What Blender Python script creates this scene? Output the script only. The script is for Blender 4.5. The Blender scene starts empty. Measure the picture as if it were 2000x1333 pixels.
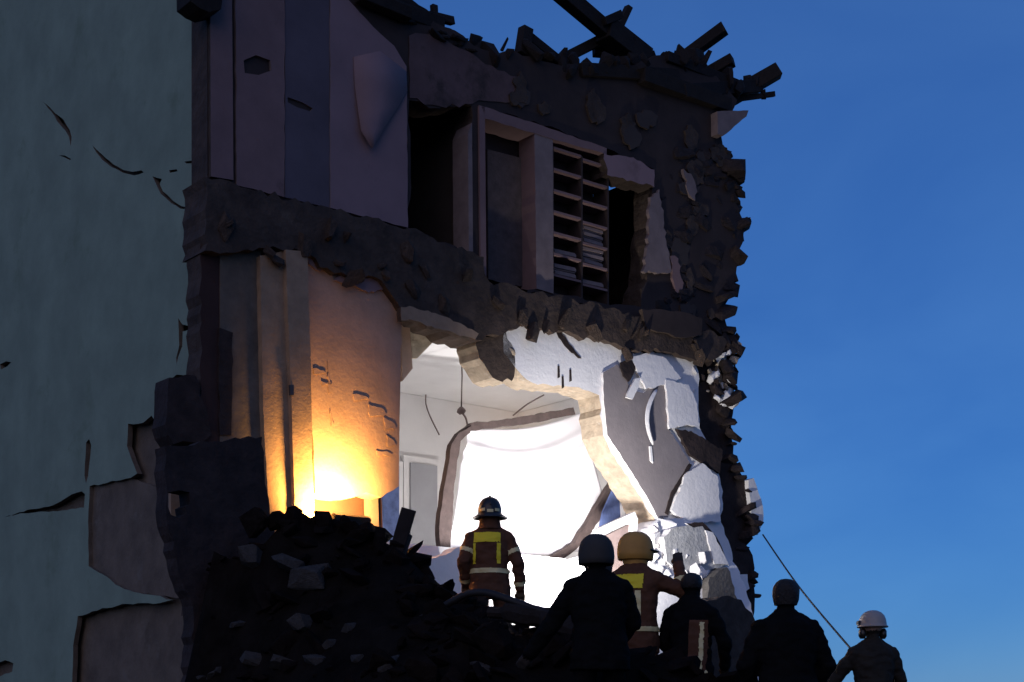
import bpy, bmesh, math, random
import numpy as np
from mathutils import Vector, Matrix, noise
from mathutils.geometry import tessellate_polygon
R = math.radians
random.seed(7)
rng = random.Random(11)
SC = bpy.context.scene
COL = SC.collection

# ------------------------------------------------------------------ camera
F = 3040.0            # focal length in photo pixels (2000 wide)
HY = 1450.0           # photo row of the horizon
CZ = 1.6
cam_d = bpy.data.cameras.new('camera'); cam = bpy.data.objects.new('camera', cam_d); COL.objects.link(cam)
cam.location = (0, 0, CZ); cam.rotation_euler = (R(90), 0, 0)
cam_d.lens = 36 * F / 2000; cam_d.sensor_width = 36; cam_d.shift_y = (HY - 666.5) / 2000
cam_d.clip_start = .1; cam_d.clip_end = 3000
SC.camera = cam
# ------------------------------------------------------------------ sky and dusk light
SUN_EL, SUN_AZ = 14, 200          # low, behind the camera
w = bpy.data.worlds.new('World'); SC.world = w; w.use_nodes = True
nt = w.node_tree; bg = nt.nodes['Background']
sky = nt.nodes.new('ShaderNodeTexSky'); sky.sky_type = 'NISHITA'; sky.sun_disc = False
sky.sun_elevation = R(SUN_EL); sky.sun_rotation = R(SUN_AZ); sky.ozone_density = 10; sky.air_density = 1.0; sky.dust_density = 0
cn = nt.nodes.new('ShaderNodeTexNoise'); cn.inputs['Scale'].default_value = 3.2; cn.inputs['Detail'].default_value = 5; cn.inputs['Distortion'].default_value = .6
tc = nt.nodes.new('ShaderNodeTexCoord'); mp = nt.nodes.new('ShaderNodeMapping'); mp.inputs['Scale'].default_value = (1, 1, 2.6)
nt.links.new(tc.outputs['Generated'], mp.inputs[0]); nt.links.new(mp.outputs[0], cn.inputs['Vector'])
cr = nt.nodes.new('ShaderNodeValToRGB'); cr.color_ramp.elements[0].position = .35; cr.color_ramp.elements[1].position = .75
cr.color_ramp.elements[0].color = (.86, .9, .96, 1); cr.color_ramp.elements[1].color = (1.25, 1.12, 1.06, 1)
nt.links.new(cn.outputs['Fac'], cr.inputs[0])
mx = nt.nodes.new('ShaderNodeMix'); mx.data_type = 'RGBA'; mx.blend_type = 'MULTIPLY'; mx.inputs['Factor'].default_value = 1
nt.links.new(cr.outputs[0], mx.inputs['B'])
ev = nt.nodes.new('ShaderNodeMix'); ev.data_type = 'RGBA'; ev.inputs['Factor'].default_value = .5; ev.inputs['B'].default_value = (.52, 1.42, 4.2, 1)   # even dusk blue
nt.links.new(sky.outputs[0], ev.inputs['A']); nt.links.new(ev.outputs['Result'], mx.inputs['A'])
nt.links.new(mx.outputs['Result'], bg.inputs[0]); bg.inputs[1].default_value = .098
sun_d = bpy.data.lights.new('sun', 'SUN'); sun = bpy.data.objects.new('sun', sun_d); COL.objects.link(sun)
sun_d.energy = .52; sun_d.angle = R(70); sun_d.color = (1, .70, .46)
az = R(SUN_AZ)
sd = Vector((math.sin(az) * math.cos(R(SUN_EL)), math.cos(az) * math.cos(R(SUN_EL)), math.sin(R(SUN_EL))))
sun.rotation_euler = sd.to_track_quat('Z', 'Y').to_euler(); sun.location = (0, -20, 30)
SC.view_settings.view_transform = 'Standard'; SC.view_settings.look = 'None'
SC.view_settings.exposure = 0; SC.view_settings.gamma = 1; SC.view_settings.use_curve_mapping = False

FLOOD, WARM, ROOM = 205, 215, 80               # lamps, built with their bodies further down
# ------------------------------------------------------------------ frames
TH = R(38.7)
D = Vector((math.cos(TH), math.sin(TH), 0)); N = Vector((-math.sin(TH), math.cos(TH), 0))
P0 = Vector((-3.1, 16, 0))
CL = Vector(((-P0).dot(D), (-P0).dot(N), CZ))          # camera in building axes
def ray_local(px, py):
    d = Vector(((px - 1000) / F, 1, (HY - py) / F))
    return Vector((d.dot(D), d.dot(N), d.z))
def S(px, py, v=0.0):            # point of the cut wall (plane v) in building axes -> (u, z)
    r = ray_local(px, py); t = (v - CL.y) / r.y
    return (CL.x + r.x * t, CL.z + r.z * t)
def G(px, py, u=0.0):            # point of the street front (plane u) -> (v, z)
    r = ray_local(px, py); t = (u - CL.x) / r.x
    return (CL.y + r.y * t, CL.z + r.z * t)
def PX(px, py, dep):             # world point at a depth
    return Vector(((px - 1000) / F * dep, dep, CZ + (HY - py) / F * dep))
def LW(u, v, z): return P0 + D * u + N * v + Vector((0, 0, z))

# ------------------------------------------------------------------ materials
MATS = {}
def mat(name, col, rough=.85, var=.25, scale=4.0, bump=.15, bscale=30.0, col2=None, metallic=0, stain=None, spec=.3, sheen=0):
    if name in MATS: return MATS[name]
    m = bpy.data.materials.new(name); m.use_nodes = True; t = m.node_tree; b = t.nodes['Principled BSDF']
    b.inputs['Roughness'].default_value = rough; b.inputs['Metallic'].default_value = metallic
    b.inputs['Specular IOR Level'].default_value = spec
    if sheen: b.inputs['Sheen Weight'].default_value = sheen
    co = t.nodes.new('ShaderNodeTexCoord')
    n1 = t.nodes.new('ShaderNodeTexNoise'); n1.inputs['Scale'].default_value = scale; n1.inputs['Detail'].default_value = 8; n1.inputs['Roughness'].default_value = .65
    t.links.new(co.outputs['Object'], n1.inputs['Vector'])
    r = t.nodes.new('ShaderNodeValToRGB'); r.color_ramp.elements[0].position = .3; r.color_ramp.elements[1].position = .7
    c2 = col2 or tuple(min(1, c * (1 + var)) for c in col)
    c1 = tuple(c * (1 - var) for c in col)
    r.color_ramp.elements[0].color = (*c1, 1); r.color_ramp.elements[1].color = (*c2, 1)
    t.links.new(n1.outputs['Fac'], r.inputs[0]); out = r.outputs[0]
    if stain:
        n3 = t.nodes.new('ShaderNodeTexNoise'); n3.inputs['Scale'].default_value = stain[1]; n3.inputs['Detail'].default_value = 10; n3.inputs['Roughness'].default_value = .7
        t.links.new(co.outputs['Object'], n3.inputs['Vector'])
        r3 = t.nodes.new('ShaderNodeValToRGB'); r3.color_ramp.elements[0].position = stain[2]; r3.color_ramp.elements[1].position = stain[2] + .12
        t.links.new(n3.outputs['Fac'], r3.inputs[0])
        m3 = t.nodes.new('ShaderNodeMix'); m3.data_type = 'RGBA'
        t.links.new(r3.outputs[0], m3.inputs['Factor']); t.links.new(out, m3.inputs['A']); m3.inputs['B'].default_value = (*stain[0], 1); out = m3.outputs['Result']
    t.links.new(out, b.inputs['Base Color'])
    if bump:
        n2 = t.nodes.new('ShaderNodeTexNoise'); n2.inputs['Scale'].default_value = bscale; n2.inputs['Detail'].default_value = 6; n2.inputs['Roughness'].default_value = .6
        t.links.new(co.outputs['Object'], n2.inputs['Vector'])
        bp = t.nodes.new('ShaderNodeBump'); bp.inputs['Strength'].default_value = bump; bp.inputs['Distance'].default_value = .03
        t.links.new(n2.outputs['Fac'], bp.inputs['Height']); t.links.new(bp.outputs[0], b.inputs['Normal'])
    MATS[name] = m; return m
def emis(name, col, s):
    m = bpy.data.materials.new(name); m.use_nodes = True; b = m.node_tree.nodes['Principled BSDF']
    b.inputs['Base Color'].default_value = (.9, .9, .9, 1); b.inputs['Emission Color'].default_value = (*col, 1); b.inputs['Emission Strength'].default_value = s
    MATS[name] = m; return m
M_green = mat('green_render', (.215, .28, .215), var=.16, scale=1.3, bump=.12, bscale=18, stain=((.16, .215, .15), 1.1, .58))
M_brick = mat('exposed_brickwork', (.135, .105, .08), var=.3, scale=3, bump=.5, bscale=9, stain=((.17, .145, .12), 2, .58))
M_dbrick = mat('dark_brickwork', (.030, .020, .018), var=.5, scale=5, bump=.7, bscale=12)  # very dark brown brick tone with random variation
M_mason = mat('tan_masonry', (.42, .34, .25), var=.3, scale=6, bump=.8, bscale=12, stain=((.55, .5, .42), 5, .6))
M_pink = mat('faded_pink_plaster', (.20, .125, .12), var=.15, scale=2.2, bump=.12, bscale=20, stain=((.12, .075, .07), 1.7, .60))
M_pinkp = mat('pink_wallpaper', (.245, .16, .165), var=.12, scale=1.5, bump=.05, bscale=25, stain=((.17, .11, .11), 1.4, .60))
M_pinkd = mat('grimy_pink_plaster', (.115, .07, .066), var=.3, scale=2, bump=.2, bscale=14, stain=((.05, .034, .03), 1.6, .52))
M_bluep = mat('blue_grey_wallpaper', (.105, .085, .10), var=.18, scale=1.6, bump=.05, bscale=25)
M_brownp = mat('warm_wallpaper', (.40, .26, .19), var=.16, scale=3, bump=.25, bscale=16, stain=((.36, .23, .16), 4, .63))
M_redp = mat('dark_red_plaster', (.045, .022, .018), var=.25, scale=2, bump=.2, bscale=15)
M_conc = mat('broken_concrete', (.060, .041, .031), var=.45, scale=4, bump=.9, bscale=11, stain=((.11, .082, .062), 2.6, .62))
M_dark = mat('dark_timber', (.016, .011, .009), var=.4, scale=6, bump=.4, bscale=24)
M_board = mat('door_jamb_board', (.33, .22, .14), var=.2, scale=5, bump=.3, bscale=22)
M_white = mat('white_plaster', (.80, .78, .77), var=.06, scale=3, bump=.3, bscale=14, stain=((.62, .57, .52), 2.2, .64))
M_room = mat('white_room_paint', (.78, .765, .76), var=.05, scale=1.5, bump=.12, bscale=10, stain=((.66, .63, .6), 1.3, .64))
M_grey = mat('grey_mauve_paint', (.235, .205, .205), var=.1, scale=4, bump=.18, bscale=18)
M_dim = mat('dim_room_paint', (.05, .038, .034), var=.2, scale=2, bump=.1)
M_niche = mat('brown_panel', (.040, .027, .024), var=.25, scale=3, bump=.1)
M_pale = mat('pale_trim', (.20, .15, .14), var=.2, scale=5, bump=.15)
M_sheet = mat('white_sheet_cloth', (.66, .64, .66), var=.02, scale=4, bump=.05, bscale=40, rough=.9)
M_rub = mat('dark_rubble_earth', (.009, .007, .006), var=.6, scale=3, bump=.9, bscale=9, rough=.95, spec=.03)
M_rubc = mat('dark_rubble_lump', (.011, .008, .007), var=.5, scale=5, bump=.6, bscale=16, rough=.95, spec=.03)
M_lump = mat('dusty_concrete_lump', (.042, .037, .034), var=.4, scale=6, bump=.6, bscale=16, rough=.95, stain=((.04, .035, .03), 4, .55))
M_gslab = mat('pale_grey_slab', (.40, .40, .40), var=.2, scale=5, bump=.6, bscale=14, stain=((.62, .6, .58), 6, .6))
M_dgs = mat('grey_masonry_block', (.12, .11, .10), var=.4, scale=6, bump=.7, bscale=14)
M_ground = mat('street_asphalt', (.045, .045, .046), var=.3, scale=.6, bump=.4, bscale=20)
M_steel = mat('dark_steel', (.06, .06, .065), rough=.45, var=.15, metallic=.6, bump=.05)
M_rubber = mat('black_rubber', (.018, .016, .016), rough=.6, var=.2, bump=.1)
M_bluep2 = mat('blue_curtain', (.10, .14, .30), var=.3, scale=8, bump=.3, bscale=12)
M_doorp = mat('grey_door_paint', (.36, .36, .385), rough=.5, var=.06, bump=.05)
M_wood = mat('brown_frame_wood', (.085, .062, .058), var=.3, scale=8, bump=.3, bscale=30)

# ------------------------------------------------------------------ mesh helpers
def link(name, me, parent=None, mats=(), smooth=False):
    o = bpy.data.objects.new(name, me); COL.objects.link(o)
    for m in mats: me.materials.append(m)
    if smooth:
        for p in me.polygons: p.use_smooth = True
    if parent: o.parent = parent
    return o
def bm_obj(name, bm, parent=None, mats=(), smooth=False):
    bmesh.ops.recalc_face_normals(bm, faces=bm.faces[:])
    me = bpy.data.meshes.new(name); bm.to_mesh(me); bm.free()
    return link(name, me, parent, mats, smooth)
def tag(o, label=None, cat=None, group=None, kind=None):
    if label: o['label'] = label
    if cat: o['category'] = cat
    if group: o['group'] = group
    if kind: o['kind'] = kind
    return o
def empty(name, loc=(0, 0, 0), rz=0):
    o = bpy.data.objects.new(name, None); COL.objects.link(o); o.location = loc; o.rotation_euler = (0, 0, rz); o.empty_display_size = .2
    return o
def rag(pts, amp, seg=.09, keep=()):
    out = []; n = len(pts)
    for i in range(n):
        a, b = pts[i], pts[(i + 1) % n]; L = math.hypot(b[0] - a[0], b[1] - a[1])
        k = max(1, int(L / seg))
        if i in keep or amp == 0: k = 1
        nx, ny = (-(b[1] - a[1]) / (L + 1e-9), (b[0] - a[0]) / (L + 1e-9))
        for j in range(k):
            f = j / k; d = 0 if j == 0 else rng.uniform(-amp, amp)
            out.append((a[0] + (b[0] - a[0]) * f + nx * d, a[1] + (b[1] - a[1]) * f + ny * d))
    return out
def prism(bm, outer, holes, w0, w1, axis='v', mi=(0, 1)):
    """outer/holes in 2D; extruded along v (plane u,z) or along u (plane v,z)"""
    loops = [outer] + list(holes)
    def P(p, w):
        return Vector((p[0], w, p[1])) if axis == 'v' else Vector((w, p[0], p[1]))
    tri = tessellate_polygon([[Vector((p[0], p[1], 0)) for p in l] for l in loops])
    flat = [p for l in loops for p in l]
    f0 = [bm.verts.new(P(p, w0)) for p in flat]; f1 = [bm.verts.new(P(p, w1)) for p in flat]
    for a, b, c in tri:
        for vs in ((f0[a], f0[b], f0[c]), (f1[a], f1[c], f1[b])):
            try: bm.faces.new(vs).material_index = mi[0]
            except ValueError: pass
    i = 0
    for l in loops:
        n = len(l)
        for k in range(n):
            a, b = i + k, i + (k + 1) % n
            try: bm.faces.new((f0[a], f0[b], f1[b], f1[a])).material_index = mi[1]
            except ValueError: pass
        i += n
def slab(name, px, v, th, mats, parent, amp=0, holes=(), seg=.09, keep=(), mi=(0, 1)):
    """piece of the cut wall outlined at plane v, th thick"""
    bm = bmesh.new()
    prism(bm, rag([S(x, y, v) for x, y in px], amp, seg, keep), [rag([S(x, y, v) for x, y in h], amp, seg) for h in holes], v, v + th, 'v', mi)
    if len(mats) == 1: mats = (mats[0], mats[0])
    return bm_obj(name, bm, parent, mats)
def fslab(name, px, u, th, mats, parent, amp=0, holes=(), seg=.09, keep=()):
    bm = bmesh.new()
    prism(bm, rag([G(x, y, u) for x, y in px], amp, seg, keep), [rag([G(x, y, u) for x, y in h], amp * .6, seg) for h in holes], u, u + th, 'u')
    if len(mats) == 1: mats = (mats[0], mats[0])
    return bm_obj(name, bm, parent, mats)
def box(bm, c, s, rot=None, mi=0):
    m = Matrix.Translation(c) @ (rot.to_4x4() if rot else Matrix.Identity(4)) @ Matrix.Diagonal((*s, 1))
    g = bmesh.ops.create_cube(bm, size=1, matrix=m)
    for f in {f for v in g['verts'] for f in v.link_faces}: f.material_index = mi
    return g['verts']
def boxo(name, lo, hi, m, parent=None, bev=0):
    bm = bmesh.new(); lo, hi = Vector(lo), Vector(hi)
    box(bm, (lo + hi) / 2, hi - lo)
    if bev: bmesh.ops.bevel(bm, geom=bm.edges[:], offset=bev, segments=2, affect='EDGES')
    return bm_obj(name, bm, parent, (m,))
def beam(bm, a, b, wd, ht, roll=0, jag=0):
    a, b = Vector(a), Vector(b); d = b - a; q = d.to_track_quat('X', 'Z').to_matrix() @ Matrix.Rotation(roll, 3, 'X')
    vs = box(bm, (a + b) / 2, (d.length, wd, ht), q)
    if jag:
        for v in vs: v.co += Vector((rng.uniform(-jag, jag), rng.uniform(-jag, jag), rng.uniform(-jag, jag)))
def beamo(name, a, b, wd, ht, m, parent=None, roll=0, jag=0, bev=.006):
    bm = bmesh.new(); beam(bm, a, b, wd, ht, roll, jag)
    if bev: bmesh.ops.bevel(bm, geom=bm.edges[:], offset=bev, segments=1, affect='EDGES')
    return bm_obj(name, bm, parent, (m,))
def tube_bm(bm, pts, r, n=8, mi=0):
    pts = [Vector(p) for p in pts]; rings = []
    for i, p in enumerate(pts):
        t = (pts[min(i + 1, len(pts) - 1)] - pts[max(i - 1, 0)]).normalized()
        a = t.orthogonal().normalized() if abs(t.z) > .95 else t.cross(Vector((0, 0, 1))).normalized(); b = t.cross(a)
        rr = r[i] if isinstance(r, (list, tuple)) else r
        rings.append([bm.verts.new(p + (a * math.cos(k * 2 * math.pi / n) + b * math.sin(k * 2 * math.pi / n)) * rr) for k in range(n)])
    for i in range(len(rings) - 1):
        for k in range(n): bm.faces.new((rings[i][k], rings[i][(k + 1) % n], rings[i + 1][(k + 1) % n], rings[i + 1][k])).material_index = mi
    bm.faces.new(rings[0]).material_index = mi; bm.faces.new(rings[-1]).material_index = mi
def spline(pts, n=8):
    pts = [Vector(p) for p in pts]; out = []
    for i in range(len(pts) - 1):
        p0, p1, p2, p3 = pts[max(i - 1, 0)], pts[i], pts[i + 1], pts[min(i + 2, len(pts) - 1)]
        for k in range(n):
            t = k / n
            out.append(.5 * (2 * p1 + (p2 - p0) * t + (2 * p0 - 5 * p1 + 4 * p2 - p3) * t * t + (3 * p1 - p0 - 3 * p2 + p3) * t ** 3))
    out.append(pts[-1]); return out
def chunk_mesh(name, n=14, flat=1.0, sub=False):
    bm = bmesh.new()
    for i in range(n):
        p = Vector((rng.uniform(-1, 1), rng.uniform(-1, 1), rng.uniform(-1, 1)))
        m = max(abs(c) for c in p); p = p / m * rng.uniform(.75, 1)
        bm.verts.new((p.x * .5, p.y * .5, p.z * .5 * flat))
    g = bmesh.ops.convex_hull(bm, input=bm.verts[:])
    bmesh.ops.delete(bm, geom=[v for v in bm.verts if not v.link_faces], context='VERTS')
    bmesh.ops.recalc_face_normals(bm, faces=bm.faces[:])
    me = bpy.data.meshes.new(name); bm.to_mesh(me); bm.free(); return me

# ================================================================== ground and rubble mound
bm = bmesh.new(); bmesh.ops.create_grid(bm, x_segments=20, y_segments=20, size=600)
tag(bm_obj('ground', bm, None, (M_ground,)), 'dark asphalt street ground below the rubble', 'ground', kind='structure')

CP = []                                   # control points of the rubble surface
for a in [(100, 1480, 15.3), (250, 1470, 15.2), (352, 1440, 15.1), (395, 1260, 15.0), (420, 1030, 14.9), (560, 1018, 14.8), (620, 1024, 14.8), (690, 1042, 14.6), (745, 1085, 14.4), (800, 1118, 14.2), (880, 1168, 14.0), (960, 1206, 13.7), (1040, 1250, 13.3),
          (1110, 1264, 12.9), (1200, 1250, 12.5), (1270, 1268, 12.4), (1340, 1320, 12.2), (1420, 1350, 12.1), (1520, 1400, 12.0), (1700, 1430, 12)]:
    CP.append(tuple(PX(*a)))
CP += [(-2.7, 13, .9), (-2.3, 11, .7), (-3.0, 14.4, .9), (-2.9, 15.2, 1.2)]
CP += [(-.24, 16, 2.35), (.62, 11.7, 1.40), (1.05, 13.2, 1.58), (1.52, 13, 1.3), (2.02, 11.5, 1.02), (3.5, 15, 1.05)]
CP += [(-3, 9, .5), (0, 8.5, .35), (3, 8, .2), (-6, 9, .2), (-3.2, 12, 1.2), (-.9, 11, 1.6), (-7, 14, .3), (-9, 18, .3), (0, 5, 0), (-6, 5, 0), (6, 5, 0), (8, 12, .1), (9, 17, .1), (6, 15, .5), (5, 19, .7),
       (-.6, 17, 2.6), (1, 17.5, 2.2), (2.5, 18.5, 2.0), (-2.5, 16.2, 3.2), (-5.5, 17, .3), (-12, 10, 0), (12, 8, 0), (12, 20, 0), (-12, 22, 0)]
_u, _z = S(684, 1022, -.5); CP.append(tuple(LW(_u, -.5, _z - .27)))
cp = np.array(CP)
def _phi(r): return r
A = np.zeros((len(cp) + 3, len(cp) + 3)); dd = np.linalg.norm(cp[:, None, :2] - cp[None, :, :2], axis=2)
A[:len(cp), :len(cp)] = _phi(dd); A[:len(cp), -3] = 1; A[:len(cp), -2:] = cp[:, :2]; A[-3, :len(cp)] = 1; A[-2:, :len(cp)] = cp[:, :2].T
WT = np.linalg.solve(A, np.concatenate([cp[:, 2], [0, 0, 0]]))
def hgt(x, y, rough=True):
    z = float(np.dot(WT[:-3], np.hypot(cp[:, 0] - x, cp[:, 1] - y)) + WT[-3] + WT[-2] * x + WT[-1] * y)
    e = min(1, max(0, (11.5 - abs(x)) / 3)) * min(1, max(0, (y - 4.5) / 2)) * min(1, max(0, (21.5 - y) / 2))
    z = z * e - .06 * (1 - e)
    if rough: z += e * (noise.fractal(Vector((x * 1.1, y * 1.1, 3)), 1, 2, 5) * .10 + noise.noise(Vector((x * 5, y * 5, 1))) * .03)
    return z
NX, NY = 170, 130
vs = []; fs = []
for j in range(NY + 1):
    for i in range(NX + 1):
        x = -11.5 + 23 * i / NX; y = 4.5 + 17 * j / NY
        vs.append((x, y, hgt(x, y)))
for j in range(NY):
    for i in range(NX):
        a = j * (NX + 1) + i; fs.append((a, a + 1, a + NX + 2, a + NX + 1))
me = bpy.data.meshes.new('rubble_mound'); me.from_pydata(vs, [], fs)
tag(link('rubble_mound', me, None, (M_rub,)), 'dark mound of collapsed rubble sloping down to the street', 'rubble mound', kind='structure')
CH = [chunk_mesh('chunk', rng.randint(20, 30), rng.choice((.5, .7, 1))) for _ in range(10)]
# loose small rubble nobody could count
vs = []; fs = []
cv = [(np.array([v.co[:] for v in m.vertices]), [list(p.vertices) for p in m.polygons]) for m in CH]
for k in range(3600):
    x = rng.uniform(-6.5, 6); y = rng.uniform(7, 15.2)
    s = rng.choice((.05, .08, .1, .14, .2, .28)) * rng.uniform(.7, 1.3)
    a, f = cv[rng.randrange(10)]
    m = np.array(Matrix.Rotation(rng.uniform(0, 6.28), 3, 'Z') @ Matrix.Rotation(rng.uniform(-.9, .9), 3, 'X') @ Matrix.Rotation(rng.uniform(-.9, .9), 3, 'Y'))
    sc = np.array((s * rng.uniform(.8, 1.8), s * rng.uniform(.7, 1.2), s * rng.uniform(.4, .9)))
    p = (a * sc) @ m.T + np.array((x, y, hgt(x, y) + s * .08)); o = len(vs)
    vs += p.tolist(); fs += [[i + o for i in q] for q in f]
me = bpy.data.meshes.new('loose_rubble'); me.from_pydata(vs, [], fs)
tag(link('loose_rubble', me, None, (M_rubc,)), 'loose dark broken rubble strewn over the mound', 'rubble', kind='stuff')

# ================================================================== damaged building
B = empty('damaged_building', P0, TH)
tag(B, 'torn open green rendered apartment building with its end section collapsed', 'building')
# --- street front, plane u = 0 (brick core, torn green render on it)
TOPZ = 12.0
bm = bmesh.new()
prism(bm, [(0.02, -.2), (14, -.2), (14, TOPZ), (.45, TOPZ), (.3, 9.6), (.02, 9.3)], [], .12, .6, 'u')
front = bm_obj('front_wall', bm, B, (M_brick, M_brick))
cracks = [
 [(82, 198), (95, 208), (108, 222), (124, 234), (136, 254), (140, 268), (138, 286), (135, 268), (128, 256), (112, 238), (100, 218)],
 [(180, 284), (190, 294), (206, 309), (222, 322), (240, 332), (258, 336), (276, 333), (281, 337), (262, 343), (240, 338), (218, 327), (200, 313), (188, 298)],
 [(298, 345), (316, 350), (312, 360), (318, 374), (338, 393), (354, 403), (396, 410), (397, 414), (352, 408), (334, 397), (314, 379), (307, 365)],
 [(330, 333), (345, 331), (347, 335), (332, 338)], [(360, 316), (376, 314), (377, 319), (364, 320)], [(115, 304), (126, 304), (139, 311), (137, 313), (124, 307)],
 [(348, 622), (356, 634), (372, 638), (388, 632), (388, 641), (368, 645), (357, 648), (356, 676), (348, 698), (345, 712), (344, 700), (350, 676), (349, 644)],
 [(10, 1010), (60, 995), (95, 990), (118, 980), (140, 966), (160, 960), (166, 966), (164, 992), (140, 994), (112, 999), (70, 1001), (40, 1003)],
 [(0, 712), (12, 706), (22, 708), (14, 716), (2, 722)], [(-20, 1300), (10, 1290), (26, 1296), (24, 1312), (-4, 1322), (-20, 1324)], [(168, 865), (174, 858), (178, 870), (172, 930), (168, 945), (165, 930)]]
green_out = [(-700, -900), (300, -150), (390, -60), (398, 20), (407, 60), (411, 200), (408, 300), (406, 410), (402, 520), (398, 600), (392, 690), (384, 730), (345, 732), (326, 748), (322, 800), (312, 832), (296, 812), (280, 826), (250, 828), (248, 872), (258, 900), (268, 925), (255, 934), (175, 950),
             (172, 1020), (173, 1106), (200, 1122), (225, 1142), (262, 1157), (300, 1163), (338, 1172), (300, 1180), (250, 1180), (200, 1188), (152, 1204), (143, 1260), (138, 1400), (-500, 1420)]
fslab('green_render', green_out, 0, .06, (M_green, M_brick), front, amp=.012, holes=cracks, seg=.12, keep=(0, len(green_out) - 2, len(green_out) - 1))
fslab('old_grey_coat', [(172, 952), (262, 936), (330, 960), (392, 990), (392, 1176), (330, 1166), (262, 1158), (225, 1143), (200, 1123), (173, 1108)], .05, .072, (M_brick, M_brick), front, amp=.01)
# --- cross wall of the upper storey
roof_line = [(735, -30), (790, 8), (820, 22), (852, 46), (905, 70), (945, 98), (975, 104), (1000, 96), (1060, 120), (1130, 128), (1200, 122), (1290, 108), (1350, 116), (1400, 150)]
upper_out = [(405, -160), (640, -200)] + roof_line + [(1440, 196), (1408, 262), (1412, 300), (1424, 330), (1441, 360), (1438, 398), (1456, 440), (1444, 488), (1432, 560), (1414, 600), (1424, 652), (1300, 640), (1190, 606), (950, 556), (940, 506), (800, 450), (470, 372), (405, 352)]
hole_door = [(799, 196), (858, 212), (921, 207), (921, 498), (799, 452)]
hole_niche = [(938, 206), (1060, 246), (1185, 290), (1276, 330), (1274, 420), (1264, 530), (1252, 600), (1192, 596), (1080, 572), (944, 545)]
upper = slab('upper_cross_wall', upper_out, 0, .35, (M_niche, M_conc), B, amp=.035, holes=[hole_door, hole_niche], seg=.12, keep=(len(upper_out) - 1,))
slab('corner_strip', [(410, -120), (452, -120), (455, 200), (456, 352), (412, 345)], -.05, .05, (M_pink, M_conc), upper)
slab('wallpaper', [(460, -120), (556, -140), (556, 386), (462, 362)], -.035, .036, (M_pink, M_pale), upper, holes=[[(476, 118), (500, 108), (528, 118), (530, 138), (505, 147), (478, 143)]], amp=.008)
slab('wallpaper', [(557, -140), (644, -150), (644, 406), (557, 386)], -.025, .026, (M_bluep, M_pale), upper, holes=[[(562, 190), (590, 200), (611, 212), (606, 218), (580, 210), (562, 200)]], amp=.004)
slab('wallpaper', [(645, -150), (660, -20), (690, 10), (728, 52), (770, 90), (794, 130), (797, 445), (645, 406)], -.035, .036, (M_pinkp, M_pale), upper, amp=.006)
slab('plaster_patch', [(799, 70), (840, 68), (900, 96), (960, 128), (1010, 150), (1000, 200), (935, 196), (921, 204), (858, 208), (800, 192)], -.012, .013, (M_pinkd, M_conc), upper, amp=.03)
# the wallpaper flap that curls off
vs = []; fs = []
fl = [[(690, 112), (742, 100), (793, 140)], [(693, 170), (744, 160), (795, 178)], [(699, 215), (742, 212), (780, 206)], [(705, 256), (730, 256), (752, 248)], [(723, 285), (727, 290), (731, 284)]]
for i, r_ in enumerate(fl):
    for k, (x, y) in enumerate(r_):
        v = -.038 - .08 * (i / 4) ** 1.4 - .012 * (k == 1); u, z = S(x, y, v); vs.append((u, v, z))
for i in range(4):
    for k in range(2): a = i * 3 + k; fs.append((a, a + 1, a + 4, a + 3))
me = bpy.data.meshes.new('wallpaper_flap'); me.from_pydata(vs, [], fs)
fo = link('wallpaper_flap', me, upper, (M_pinkp,), True); so = fo.modifiers.new('t', 'SOLIDIFY'); so.thickness = .006
# door jamb, niche joinery and openings
slab('door_jamb', [(914, 260), (922, 240), (924, 500), (916, 497)], -.02, .3, (M_pale,), upper)
slab('door_jamb', [(936, 206), (947, 209), (950, 548), (939, 545)], -.03, .3, (M_pink,), upper)
slab('lintel', [(940, 207), (1060, 246), (1185, 290), (1185, 302), (1060, 266), (948, 232)], -.03, .33, (M_pink,), upper, amp=.006)
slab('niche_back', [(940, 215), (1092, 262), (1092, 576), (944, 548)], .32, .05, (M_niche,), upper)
slab('door_leaf', [(952, 292), (1022, 310), (1020, 560), (954, 548)], .24, .05, (M_wood,), upper)
slab('mullion', [(1044, 258), (1080, 268), (1081, 574), (1048, 564)], -.02, .3, (M_pale, M_pink), upper, amp=.004)
slab('lintel', [(1180, 300), (1230, 308), (1278, 332), (1278, 366), (1240, 356), (1186, 342)], -.04, .3, (M_pinkp, M_conc), upper, amp=.025, seg=.06)
slab('plaster_patch', [(1335, 330), (1350, 340), (1362, 375), (1358, 392), (1345, 378)], -.05, .05, (M_pale,), upper, amp=.025, seg=.05)
slab('cornice_block', [(1401, 218), (1462, 216), (1458, 228), (1412, 266), (1402, 262)], -.12, .4, (M_pale,), upper, amp=.006)
for k in range(22):                          # remnants of plaster on the dark upper wall
    x = rng.uniform(1290, 1420) if k < 12 else rng.uniform(950, 1290); y = rng.uniform(270, 620) if k < 12 else 120 + (x - 950) * .28 + rng.uniform(10, 70)
    w_ = rng.uniform(6, 22); h_ = rng.uniform(8, 34)
    slab('plaster_remnant', [(x - w_, y - h_ * .6), (x, y - h_), (x + w_, y - h_ * .3), (x + w_ * .8, y + h_ * .7), (x - w_ * .2, y + h_), (x - w_ * .9, y + h_ * .3)], -.022 - .001 * k, .03, (M_conc if k % 3 else M_dim, M_conc), upper, amp=.03, seg=.05)
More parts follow.
